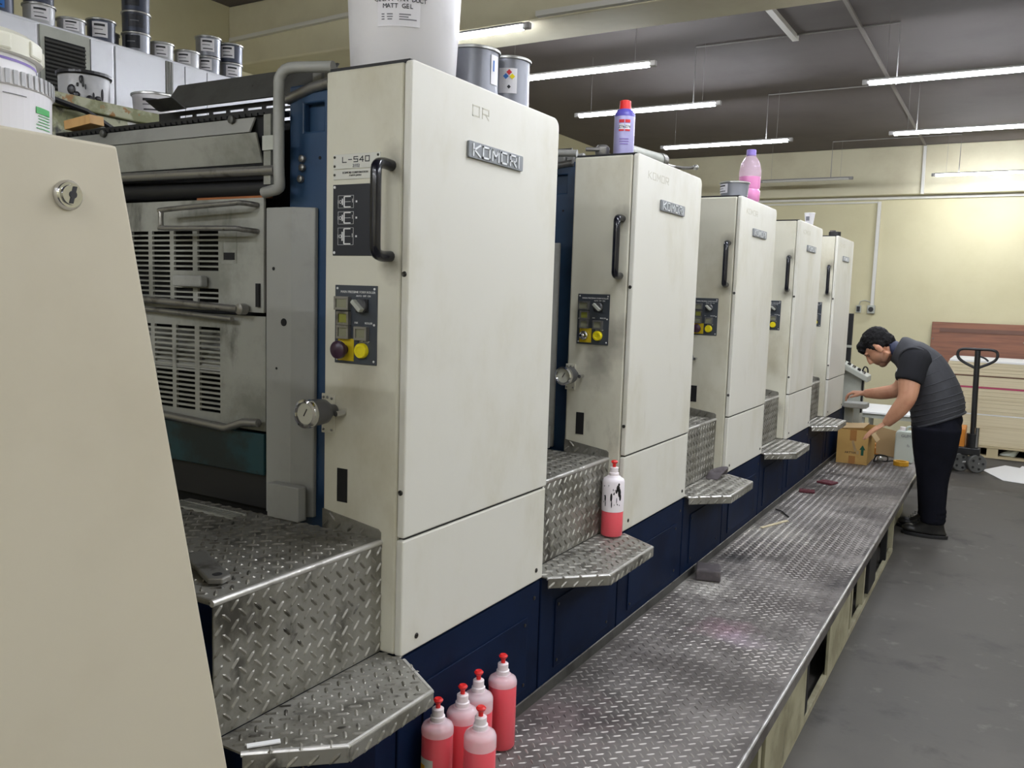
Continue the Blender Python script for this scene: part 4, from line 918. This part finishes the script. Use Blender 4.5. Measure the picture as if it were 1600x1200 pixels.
MB().prism([(x0, ya+.02, zt_), (x0, ya+.02, zt_+.004), (x0+.17, ya+.02, zt_+.02), (x0+.17, ya+.02, zt_+.016)], (0, .3, 0)).build('flap', CARDIN, bx)
MB().box(x0+.085, x0+.13, ya-.0012, ya, .002, .06).build('parcel_tape', TAPEB, bx); MB().box(x0+.085, x0+.13, ya-.0012, ya, .17, zt_).build('parcel_tape', TAPEB, bx)
for k in range(5): MB().obox((x0+.108+.006*k+(.012 if k > 3 else 0), ya-.001, .16-.018*k), X_, Y_, Z_, .008, .0006, .012).build('peeled_tape', CARDIN, bx)
MB().prism([(x0+.155, ya-.0008, .11), (x0+.195, ya-.0008, .11), (x0+.175, ya-.0008, .145)], (0, .0008, 0)).build('green_arrow', M('green_arrow', (24, 84, 60), .6), bx)
MB().box(x0+.166, x0+.184, ya-.0008, ya, .07, .112).build('green_arrow', MATS['green_arrow'], bx)
text('ARTTERS', .022, (x0+.1, ya-.0008, .082), X_, Z_, DARKINK, bx)
cs = MB().prism([(-.83, 6.92, .03), (-.65, 6.93, .006), (-.64, 6.94, .2), (-.84, 6.93, .24)], (0, .005, 0)).build('cardboard_sheet', CARDIN); tag(cs, 'loose cardboard sheet leaning behind the open box', 'cardboard')
jc = thing('jerry_can', 'translucent white jerrycan with handwriting', 'jerrycan', (-.62, 6.86, .002))
MB().prism([(a, 6.8, b) for a, b in rrect(-.692, -.562, .002, .235, (.01, .01, .025, .025))], (0, .1, 0)).build('can_body', JERRY, jc, bevel=.012, seg=3)
MB().lathe([(.02, 0), (.02, .025), (0, .026)], (-.65, 6.85, .235), Z_, 16).build('screw_cap', WHITEC, jc, smooth=True)
MB().tube([(-.625, 6.85, .232), (-.615, 6.85, .262), (-.585, 6.85, .262), (-.575, 6.85, .23)], .008, 8, sub=3).build('carry_handle', JERRY, jc, smooth=True)
text('GUM', .03, (-.62, 6.7985, .2), X_, Z_, GREYINK, jc); text('fs', .03, (-.6, 6.7985, .13), X_, Z_, GREYINK, jc)
tp = MB().lathe([(.036, 0), (.052, 0), (.052, .03), (.036, .03), (.036, 0)], (-.628, 6.68, .002), Z_, 26, cap=False).build('tape_roll', YTAPE, smooth=True); tag(tp, 'yellow tape roll lying by the jerrycan', 'tape')
gl = thing('wire_tool', 'small tool with black wire loops on the walkway', 'tool', (-.77, 6.7, .002))
MB().tube([(-.81, 6.66, .012), (-.79, 6.64, .06), (-.75, 6.65, .065), (-.72, 6.68, .05), (-.73, 6.72, .012), (-.78, 6.72, .01), (-.81, 6.66, .012)], .005, 8, sub=4).build('wire_loop', BLACK, gl, smooth=True)
MB().tube([(-.72, 6.68, .02), (-.66, 6.76, .02)], .006, 8).build('handle', BLACK, gl, smooth=True)
MB().ell((-.77, 6.68, .03), .022, .02, .02).build('cup', CANRIM, gl, smooth=True)

# control console and small table by the last tower
cn = thing('control_console', 'pale grey control console pedestal by the last tower', 'console', (-1.06, 7.24, FZ))
MB().prism([(-1.14, 7.16, FZ), (-1.0, 7.16, FZ), (-1.0, 7.16, .60), (-1.14, 7.16, .66)], (0, .16, 0)).build('pedestal', CONS, cn, bevel=.004)
MB().prism([(-1.17, 7.1, .655), (-.955, 7.1, .545), (-.955, 7.1, .592), (-1.17, 7.1, .705)], (0, .22, 0)).build('sloped_panel', CONS, cn, bevel=.006)
for k in range(5): MB().lathe([(.014, 0), (.014, .012), (.009, .018), (0, .018)], (-1.14+.038*k, 7.14, .695-.02*k), Vector((.46, 0, .89)), 12).build('knob', BLACK if k % 2 else CHROME, cn, smooth=True)
MB().tube([(-1.0, 7.15, .63), (-.985, 7.14, .665), (-.965, 7.15, .655), (-.96, 7.16, .62)], .006, 8, sub=3).build('bent_lever', BLACK, cn, smooth=True)
MB().box(-.998, -.985, 7.155, 7.165, .3, .56).build('dark_strip', BLACK, cn)
gt = thing('delivery_table', 'small grey table slab under the worker\'s reaching hand', 'table', (-1.03, 6.98, FZ))
MB().prism([(a, b, .36) for a, b in ((-1.085, 6.9), (-.94, 6.9), (-.92, 6.93), (-.92, 7.06), (-1.085, 7.06))], (0, 0, .04)).build('slab', LGREY, gt, bevel=.006)
MB().box(-1.09, -1.03, 7.03, 7.055, FZ, .36).build('support_post', CONS, gt, bevel=.003)
bp = thing('black_post', 'tall black post rising behind the last tower', 'post', (-1.135, 7.36, FZ))
MB().box(-1.165, -1.125, 7.34, 7.37, FZ, 1.075).build('post_body', BLACK, bp, bevel=.003)
MB().box(-1.17, -1.12, 7.333, 7.34, .8, .82).build('clamp', CONS, bp)
wt = thing('paper_table', 'low table covered with white paper behind the worker', 'table', (-.75, 8.3, FZ))
MB().box(-1.15, -.45, 8.0, 8.7, .2, .215).build('paper_sheet', PAPERW, wt); MB().box(-1.14, -.46, 8.02, 8.68, .16, .199).build('table_top', CONS, wt)
for (x, y) in ((-1.1, 8.06), (-.5, 8.06), (-1.1, 8.64), (-.5, 8.64)): MB().box(x-.02, x+.02, y-.02, y+.02, FZ, .16).build('leg', CONS, wt)
MB().box(-1.2, -1.16, 8.0, 8.05, FZ, .25).build('corner_post', PAPERW, wt)

# sockets on the end wall
so = thing('wall_switch', 'grey rotary isolator box under the vertical trunking', 'switch', (-1.435, YW-.03, 1.05))
MB().box(-1.475, -1.395, YW-.06, YW, 1.05, 1.145).build('switch_box', CONS, so, bevel=.006); MB().lathe([(.028, 0), (.026, .015), (0, .016)], (-1.435, YW-.06, 1.098), -Y_, 18).build('rotary_dial', BLACK, so, smooth=True)
s2 = thing('wall_socket', 'small dark socket beside the isolator box', 'socket', (-1.57, YW-.02, 1.05))
MB().box(-1.6, -1.545, YW-.035, YW, 1.055, 1.14).build('socket_box', CONS, s2, bevel=.004); MB().box(-1.59, -1.555, YW-.04, YW-.035, 1.068, 1.128).build('socket_face', BLACK, s2)
cable('grey cable arching between socket and isolator', [(-1.57, YW-.02, 1.14), (-1.56, YW-.02, 1.185), (-1.51, YW-.02, 1.2), (-1.45, YW-.02, 1.18), (-1.435, YW-.02, 1.147)], .006, CONS, 'link_cable')

# ------------------------------------------------------------------ brown board, paper stack on pallet, pallet jack
bd = thing('brown_board', 'brown wooden board leaning on the end wall behind the paper', 'board', (.5, 10.5, FZ))
MB().prism([(-.79, 10.42, FZ), (-.79, 10.45, FZ), (-.79, 10.585, .985), (-.79, 10.555, .985)], (2.6, 0, 0)).build('board_panel', BROWN, bd, bevel=.003)
MB().obox((.55, 10.541, .90), X_, Vector((0, .1, .995)), Vector((0, -.995, .1)), 1.26, .022, .004).build('groove_strip', BROWN2, bd)
for x in (-.77, .1): MB().lathe([(.007, 0), (.007, .004)], (x, 10.527, .8), -Y_, 10).build('screw', CHROME, bd)
pa = thing('pallet', 'pale wooden pallet under the paper stack', 'pallet', (.2, 9.95, FZ))
for x in (-.5, -.14, .22, .6, 1.0): MB().box(x, x+.1, 9.64, 10.36, FZ+.02, FZ+.1).build('bearer', PALLETW, pa)
for y in (9.63, 9.85, 10.07, 10.27): MB().box(-.54, 1.2, y, y+.1, FZ+.1, FZ+.12).build('deck_board', PALLETW, pa)
for y in (9.64, 10.27): MB().box(-.54, 1.2, y, y+.09, FZ, FZ+.02).build('bottom_board', PALLETW, pa)
g_ = 'reams of board sheets stacked on the pallet'
zc = FZ+.121; rng = random.Random(3)
hts = [(.30, PAPER, 'thick lowest block of board sheets on the pallet', 0), (.012, PAPERW, 'thin white separator sheet above the lowest block', .006)]
ORD = ['first', 'second', 'third', 'fourth', 'fifth', 'sixth', 'seventh']
for k in range(7): hts.append((.031+.006*(k % 3), PAPER, ORD[k]+' cream ream above the white separator sheet of the paper stack', rng.uniform(-.008, .008)))
hts += [(.018, PAPERP, 'magenta edged layer in the paper stack', 0), (.10, PAPER, 'grey cream block of sheets above the magenta layer', .07), (.012, BROWN2, 'dark divider layer near the top of the paper stack', .02)]
for k in range(4): hts.append((.032, PAPER, ORD[k]+' cream ream above the dark divider of the paper stack', rng.uniform(-.01, .01)))
hts.append((.022, PAPERW, 'bright white top sheets of the paper stack', .02))
for (h, m, lab_, dx) in hts:
    o = MB().box(-.555+dx, 1.18, 9.64+abs(dx)*.1, 10.36, zc, zc+h-.001).build('paper_ream', m, bevel=.003); tag(o, lab_, 'paper', g_); zc += h
tag(MB().rings([((.06, 9.75, FZ+.021), (.05, .0, 0), (0, .03, 0)), ((.05, 9.74, FZ+.045), (.08, .02, .01), (0, .04, .01)), ((.07, 9.75, FZ+.07), (.07, .0, .015), (0, .03, 0)), ((.09, 9.76, FZ+.09), (.03, .0, .0), (0, .02, 0))], 9, sub=2).build('plastic_wrap', JERRY), 'crumpled pale wrap stuffed under the pallet', 'wrap')
ps = MB().prism([(-.15, 8.85, FZ+.002), (.02, 8.43, FZ+.002), (.62, 8.3, FZ+.002), (.75, 9.1, FZ+.002), (.17, 9.33, FZ+.002), (.15, 9.2, FZ+.002), (.03, 9.26, FZ+.002)], (0, 0, .003)).build('floor_paper', PAPERW); tag(ps, 'white paper sheet spread on the floor by the pallet', 'paper')
jk = thing('pallet_jack', 'orange pallet jack with black tow handle', 'pallet jack', (-.3, 8.75, FZ))
hx, hy = -.245, 8.7
MB().tube([(hx, hy, .0), (hx-.012, hy+.0, .4), (hx-.02, hy, .77)], .024, 12).build('tow_bar', JACKB, jk, smooth=True)
hz = .78; cxx = hx-.02
MB().tube([(cxx, hy, hz-.17), (cxx-.1, hy, hz-.12), (cxx-.148, hy, hz-.08), (cxx-.156, hy, hz-.03), (cxx-.12, hy, hz), (cxx, hy, hz+.002), (cxx+.12, hy, hz), (cxx+.156, hy, hz-.03), (cxx+.148, hy, hz-.08), (cxx+.1, hy, hz-.12), (cxx, hy, hz-.17)], .0125, 10, sub=4).build('handle_loop', JACKB, jk, smooth=True)
MB().tube([(cxx+.01, hy, hz-.055), (cxx+.06, hy, hz-.075), (cxx+.09, hy, hz-.1)], .008, 8, sub=3).build('release_lever', JACKB, jk, smooth=True)
MB().tube([(hx+.0, hy, -.14), (hx, hy, .02)], .05, 16).build('pump_cylinder', JACKB, jk, smooth=True)
MB().tube([(hx+.03, hy-.02, -.1), (hx+.03, hy-.02, .08)], .022, 12).build('piston', CHROME, jk, smooth=True)
MB().obox((hx-.03, hy+.02, -.14), X_, Y_, Z_, .1, .07, .035).build('pump_base', JACKB, jk, bevel=.01)
MB().prism([(hx-.32, hy+.0, -.22), (hx-.06, hy+.0, -.22), (hx-.06, hy+.0, .06), (hx-.2, hy+.0, .05), (hx-.32, hy+.0, -.1)], (0, .3, 0)).build('body_shell', JACKO, jk, bevel=.01)
for yy_ in (hy-.0, hy+.26): MB().prism([(hx-1.2, yy_, -.27), (hx-.1, yy_, -.27), (hx-.1, yy_, -.21), (hx-1.2, yy_, -.21)], (0, .12, 0)).build('fork', JACKO, jk, bevel=.006)
for dx in (-.085, .045):
    wn = Vector((.86, .5, 0)).normalized() if dx < 0 else Vector((.86, -.5, 0)).normalized()
    c = Vector((hx+dx, hy-.02, FZ+.085))
    w = MB().lathe([(.03, -.022), (.078, -.028), (.085, -.022), (.085, .022), (.078, .028), (.03, .022)], c, Vector((.5, -.86, 0)), 26).build('steer_wheel', WHEEL, jk, smooth=True)
    ax = Vector((.5, -.86, 0)); e1 = Vector((.86, .5, 0))
    for q in range(5):
        b = q*math.tau/5; MB().lathe([(.011, .0), (.011, .003)], c+ax*.0285*.95+(e1*math.cos(b)+Z_*math.sin(b))*.05, ax, 10).build('wheel_hole', BLACK, w)
MB().tube([(hx-.1, hy-.02, FZ+.085), (hx+.07, hy-.02, FZ+.085)], .015, 10).build('axle', STEEL, jk, smooth=True)
for dx in (-1.1,): MB().tube([(hx+dx, hy+.0, FZ+.04), (hx+dx, hy+.38, FZ+.04)], .04, 14).build('fork_roller', WHEEL, jk, smooth=True)

# ------------------------------------------------------------------ worker
PY = 6.12
def remesh(ob, vox, it=4, fac=.5):
    md = ob.modifiers.new('remesh', 'REMESH'); md.mode = 'VOXEL'; md.voxel_size = vox; md.use_smooth_shade = True
    sm = ob.modifiers.new('smooth', 'SMOOTH'); sm.iterations = it; sm.factor = fac
    return ob
def ring(front, back, hw, dy=0., grow=0.):
    f, b = Vector((front[0], PY+dy, front[1])), Vector((back[0], PY+dy, back[1])); c = (f+b)/2; h = (f-b)/2; h = h*(1+grow/h.length)
    return (c, (0, hw+grow, 0), tuple(h))
pr = thing('person', 'person in charcoal vest and dark trousers bending over the cardboard box', 'person', (-.38, PY, FZ))
HU = Vector((-.80, 0, .60)).normalized(); HFW = Vector((-.60, 0, -.80)).normalized()   # head up, face forward
HC = Vector((-.765, PY, .868))
def hp_(f, s, u): return HC+HFW*f+Y_*s+HU*u
TORSO = [((-.518,.36),(-.232,.485),.162), ((-.535,.43),(-.236,.545),.168), ((-.545,.50),(-.255,.61),.172), ((-.55,.595),(-.30,.705),.175), ((-.585,.68),(-.385,.83),.18), ((-.635,.74),(-.49,.905),.16), ((-.66,.79),(-.575,.915),.09)]
B = MB()
B.rings([ring(f, b, w-.02, 0, -.025) for f, b, w in TORSO], 20, sub=3)
# neck and head
B.tube([(-.56, PY, .835), (-.64, PY, .86), (-.71, PY, .865)], [.062, .056, .056], 14)
B.ell(hp_(-.012, 0, .035), .098, .076, .092, HFW, Y_, HU, 20, 14)
B.ell(hp_(.028, 0, -.028), .064, .062, .085, HFW, Y_, HU, 18, 12)
B.ell(hp_(.058, 0, -.088), .032, .036, .026, HFW, Y_, HU)                  # chin
B.tube([hp_(.088, 0, .022), hp_(.104, 0, -.008), hp_(.112, 0, -.026), hp_(.092, 0, -.034)], [.008, .012, .014, .012], 10)   # nose
B.ell(hp_(.088, 0, -.054), .011, .024, .008, HFW, Y_, HU); B.ell(hp_(.085, 0, -.066), .011, .021, .008, HFW, Y_, HU)        # lips
B.ell(hp_(.08, 0, .03), .016, .055, .012, HFW, Y_, HU)                     # brow
for s in (-1, 1):
    B.ell(hp_(-.005, s*.076, -.01), .021, .01, .032, HFW, Y_, HU)          # ears
    B.tube([hp_(-.02, s*.05, -.06), hp_(.045, s*.035, -.085)], [.024, .02], 10)   # jaw
# arms
def arm(pts, rad): B.tube(pts, rad, 14, sub=5) if False else B.rings([(p, tuple(a*r for a in e), tuple(b*r for b in g)) for p, r, e, g in frames(pts, rad)], 14, sub=4)
def frames(pts, rad):
    P = [Vector(p) for p in pts]; out = []; up = None
    for i, p in enumerate(P):
        t = (P[min(i+1, len(P)-1)]-P[max(i-1, 0)]).normalized(); up = t.orthogonal().normalized() if up is None else (up-t*up.dot(t)).normalized()
        out.append((p, rad[i], up, t.cross(up)))
    return out
NS, NE, NW = (-.53, 5.955, .80), (-.548, 5.885, .575), (-.662, 5.93, .392)
FS, FE, FW_ = (-.56, 6.285, .78), (-.645, 6.33, .585), (-.86, 6.33, .535)
arm([NS, (-.545, 5.915, .69), NE, (-.595, 5.9, .485), NW], [.07, .07, .057, .05, .031])
arm([FS, (-.6, 6.315, .68), FE, (-.74, 6.33, .55), FW_], [.066, .062, .052, .046, .029])
def hand(w, pd, pn, ps, curl, spread=.2, L=1.):
    """w wrist, pd palm direction, pn palm normal (towards the palm side), ps thumb side"""
    w, pd, pn, ps = Vector(w), Vector(pd).normalized(), Vector(pn).normalized(), Vector(ps).normalized()
    B.rings([(w-pd*.02, ps*.027, pn*.022), (w+pd*.015, ps*.031, pn*.018), (w+pd*.05, ps*.04, pn*.016), (w+pd*.085, ps*.038, pn*.0125)], 12, sub=3)
    for k, (o, l) in enumerate(((.03, .072), (.01, .08), (-.01, .075), (-.029, .06))):
        p = w+pd*.08+ps*o; d = (pd+ps*(o*spread*8)).normalized(); seg = [l*.45, l*.32, l*.28]; P = [p-pd*.015, p]; a = .15
        for q, sl in enumerate(seg):
            a += curl[q]; dd = d*math.cos(a)+pn*math.sin(a); p = p+dd*sl; P.append(p)
        B.tube(P, [.0088, .0092, .0086, .008, .0068], 8, sub=2) if False else B.tube(P, [.0092, .0095, .0088, .0082, .007], 8)
    p = w+pd*.02+ps*.026; d = (pd*.72+ps*.6+pn*.35).normalized()
    B.tube([p-d*.01, p+d*.03, p+d*.03+(pd*.85+pn*.3+ps*.25).normalized()*.03, p+d*.03+(pd*.85+pn*.35+ps*.2).normalized()*.055], [.013, .0115, .0098, .0078], 8)
hand(NW, (-.72, .1, -.5), (-.5, -.1, -.86), (-.1, .95, .2), (.35, .55, .4))
hand(FW_, (-1, -.1, .02), (0, .1, -1), (.1, -1, 0), (.45, .6, .4))
# legs (inside the trousers)
def leg(y, hipx, kneex, anklex, g=0., mb=B):
    K = Vector((kneex, y, .06)); A = Vector((anklex, y, -.24)); H = Vector((hipx, y, .38))
    mb.rings([(H, (.13+g, 0, 0), (0, .09+g, 0)), (H*.5+K*.5+Vector((.0, 0, 0)), (.112+g, 0, 0), (0, .082+g, 0)), (K, (.083+g, 0, 0), (0, .066+g, 0)), (K*.55+A*.45, (.068+g, 0, 0), (0, .058+g, 0)), (A, (.05+g*1.4, 0, 0), (0, .046+g*1.4, 0))], 18, sub=4)
    return mb
leg(6.03, -.375, -.375, -.352); leg(6.21, -.4, -.395, -.385)
for (y, ax_) in ((6.03, -.352), (6.21, -.39)): B.rings([((ax_, y, -.22), (.045, 0, 0), (0, .04, 0)), ((ax_-.02, y, -.28), (.07, 0, 0), (0, .04, 0)), ((ax_-.05, y, -.31), (.09, 0, 0), (0, .036, 0))], 14, sub=2)
body = B.build('body', SKIN, pr); remesh(body, .0052, 3, .5)
# stubble and darker jaw: a property of the skin there
nt = SKIN.node_tree; N = nt.nodes; L = nt.links; bs = N['Principled BSDF']; tcx = N.new('ShaderNodeTexCoord')
ds = N.new('ShaderNodeVectorMath'); ds.operation = 'DISTANCE'; L.new(tcx.outputs['Object'], ds.inputs[0]); ds.inputs[1].default_value = tuple(hp_(.035, 0, -.085))
mr = N.new('ShaderNodeMapRange'); mr.inputs[1].default_value = .085; mr.inputs[2].default_value = .055; mr.inputs[4].default_value = .62; L.new(ds.outputs['Value'], mr.inputs[0])
mx = N.new('ShaderNodeMix'); mx.data_type = 'RGBA'; L.new(mr.outputs[0], mx.inputs['Factor']); L.new(bs.inputs['Base Color'].links[0].from_socket, mx.inputs[6]); mx.inputs[7].default_value = lin((84, 62, 54)); L.new(mx.outputs[2], bs.inputs['Base Color'])
# hair, brows, eyes
Hh = MB(); Hh.ell(hp_(-.02, 0, .05), .102, .081, .088, HFW, Y_, HU, 24, 16); Hh.ell(hp_(-.062, 0, -.0), .058, .07, .07, HFW, Y_, HU, 18, 12)
Hh.ell(hp_(.06, .0, .085), .038, .06, .036, HFW, Y_, HU, 16, 10); Hh.ell(hp_(.088, .01, .075), .018, .045, .02, HFW, Y_, HU)
for s in (-1, 1): Hh.ell(hp_(.016, s*.07, .03), .012, .01, .03, HFW, Y_, HU)
for s in (-1, 1):
    Hh.ell(hp_(-.03, s*.066, .012), .03, .014, .04, HFW, Y_, HU); Hh.ell(hp_(.012, s*.071, .012), .009, .008, .034, HFW, Y_, HU)
for k in range(7): Hh.ell(hp_(.082+.006*(k % 2), -.045+.015*k, .062-.006*(k % 3)), .014, .012, .022, HFW, Y_, HU, 10, 8)
ho = remesh(Hh.build('hair', HAIR, pr), .0055, 2)
tx = bpy.data.textures.new('hair_noise', 'CLOUDS'); tx.noise_scale = .018
dm = ho.modifiers.new('tufts', 'DISPLACE'); dm.texture = tx; dm.strength = .012; dm.mid_level = .6
for s in (-1, 1):
    MB().ell(hp_(.087, s*.03, .03), .008, .019, .0045, HFW, Y_, HU, 10, 6).build('eyebrow', HAIR, pr, smooth=True)
    MB().ell(hp_(.0765, s*.031, .010), .009, .012, .006, HFW, Y_, HU, 12, 8).build('lowered_eyelid', M('shaded_eyelid_skin', (104, 74, 60), .6), pr, smooth=True)  # lid colour darkened to stand for the shade over the eyes
# clothes
V = MB(); R_ = [ring(f, b, w, 0, .006) for f, b, w in TORSO]
Q = []
V.rings(R_[:6] + [ring((-.655,.765), (-.548,.925), .125, 0, .004), ring((-.672,.778), (-.598,.944), .088, 0, .004), ring((-.69,.79), (-.628,.945), .08, 0, .002)], 28, sub=7)
vest = V.build('vest', VEST, pr); remesh(vest, .009, 3)
qd = MB()
for k in range(1, 9):                                                       # quilting welts round the vest
    t_ = k/9*4.6; i0 = int(t_); fr_ = t_-i0; A_, B_ = R_[i0], R_[i0+1]
    c = Vector(A_[0]).lerp(Vector(B_[0]), fr_); a = Vector(A_[1]).lerp(Vector(B_[1]), fr_)*1.004; b = Vector(A_[2]).lerp(Vector(B_[2]), fr_)*1.004
    qd.tube([c+a*math.cos(q*math.tau/36)+b*math.sin(q*math.tau/36) for q in range(37)], .0035, 6, cap=False)
qd.build('quilting_seams', VEST, vest)
ht = MB(); c, a, b = [Vector(v) for v in R_[0]]
ht.tube([c+a*1.0*math.cos(q*math.tau/36)+b*1.0*math.sin(q*math.tau/36) for q in range(37)], .009, 8, cap=False); ht.build('vest_hem', VEST, vest, smooth=True)
for (yy_, s) in ((5.945, -1), (6.295, 1)):                                  # armhole edge
    cc_ = Vector((-.53, PY+s*.165, .80)); e1 = Vector((.85, s*.05, .5)).normalized(); e2 = Vector((.5, -s*.35, -.8)).normalized()
    MB().tube([cc_+e1*.085*math.cos(q*math.tau/28)+e2*.1*math.sin(q*math.tau/28) for q in range(29)], .008, 8, cap=False).build('armhole_edge', VEST, vest, smooth=True)
T_ = MB(); T_.rings([ring(f, b, w-.01, 0, -.006) for f, b, w in TORSO[3:6]], 20, sub=3)
for pts, rad in (([(-.515, 6.0, .815), NS, (-.542, 5.915, .715), (-.55, 5.90, .672)], [.094, .092, .086, .083]), ([(-.54, 6.24, .80), FS, (-.59, 6.31, .70), (-.605, 6.32, .655)], [.09, .088, .08, .077])):
    T_.rings([(p, tuple(e*r), tuple(g*r)) for p, r, e, g in frames(pts, rad)], 18, sub=4)
ts = T_.build('t_shirt', NAVYT, pr); remesh(ts, .008, 3)
MB().lathe([(.016, 0), (.016, .0012), (.011, .0012), (.011, 0)], (-.612, 5.888, .742), Vector((-.65, -.75, .1)), 20, cap=False).build('sleeve_emblem', WHITEINK, ts)
C_ = MB(); C_.rings([((-.6, PY, .85), (0, .07, 0), (-.03, 0, .06)), ((-.65, PY, .862), (0, .068, 0), (-.026, 0, .062)), ((-.69, PY, .862), (0, .068, 0), (-.02, 0, .064))], 24, cap=True)
remesh(C_.build('collar', M('navy_collar', (30, 38, 66), .6), pr), .008, 2)
P_ = MB(); leg(6.03, -.375, -.375, -.352, .014, P_); leg(6.21, -.4, -.395, -.385, .014, P_)
P_.rings([ring((-.52, .30), (-.258, .36), .16, 0, .004), ring((-.52, .345), (-.237, .43), .168, 0, .004), ring((-.52, .395), (-.245, .5), .158, 0, -.012)], 24, sub=4)
P_.ell((-.338, 6.03, .36), .1, .09, .11); P_.ell((-.338, 6.21, .36), .1, .09, .11)
for (y, ax_) in ((6.03, -.352), (6.21, -.385)):
    for k in range(3): P_.tube([(ax_+.068*math.cos(q*math.tau/20), y+.062*math.sin(q*math.tau/20), -.215+.03*k+.006*math.sin(q*1.7+k)) for q in range(21)], .009, 8, cap=False)
remesh(P_.build('trousers', TROUS, pr), .009, 3)
def shoe(y, ax_):
    s_ = MB(); s_.rings([((ax_+.005, y, -.175), (.062, 0, 0), (0, .056, 0)), ((ax_, y, -.235), (.066, 0, 0), (0, .056, 0)), ((ax_-.03, y, -.275), (.105, 0, 0), (0, .052, 0)), ((ax_-.045, y, -.305), (.135, 0, 0), (0, .052, 0))], 20, sub=4)
    s_.ell((ax_-.13, y, -.288), .052, .05, .028)
    o = remesh(s_.build('boot', SHOE, pr), .007, 2)
    MB().prism([(ax_-.045+.14*math.cos(q*math.tau/24), y+.056*math.sin(q*math.tau/24)*(1 if math.cos(q*math.tau/24) < .3 else .85), FZ+.001) for q in range(24)], (0, 0, .022)).build('sole', BLACK, o, bevel=.003)
    for k in range(4): MB().tube([(ax_-.075-.012*k, y-.03, -.225-.014*k), (ax_-.08-.012*k, y, -.217-.014*k), (ax_-.075-.012*k, y+.03, -.225-.014*k)], .003, 6).build('lace', BLACK, o)
shoe(6.03, -.352); shoe(6.21, -.395)
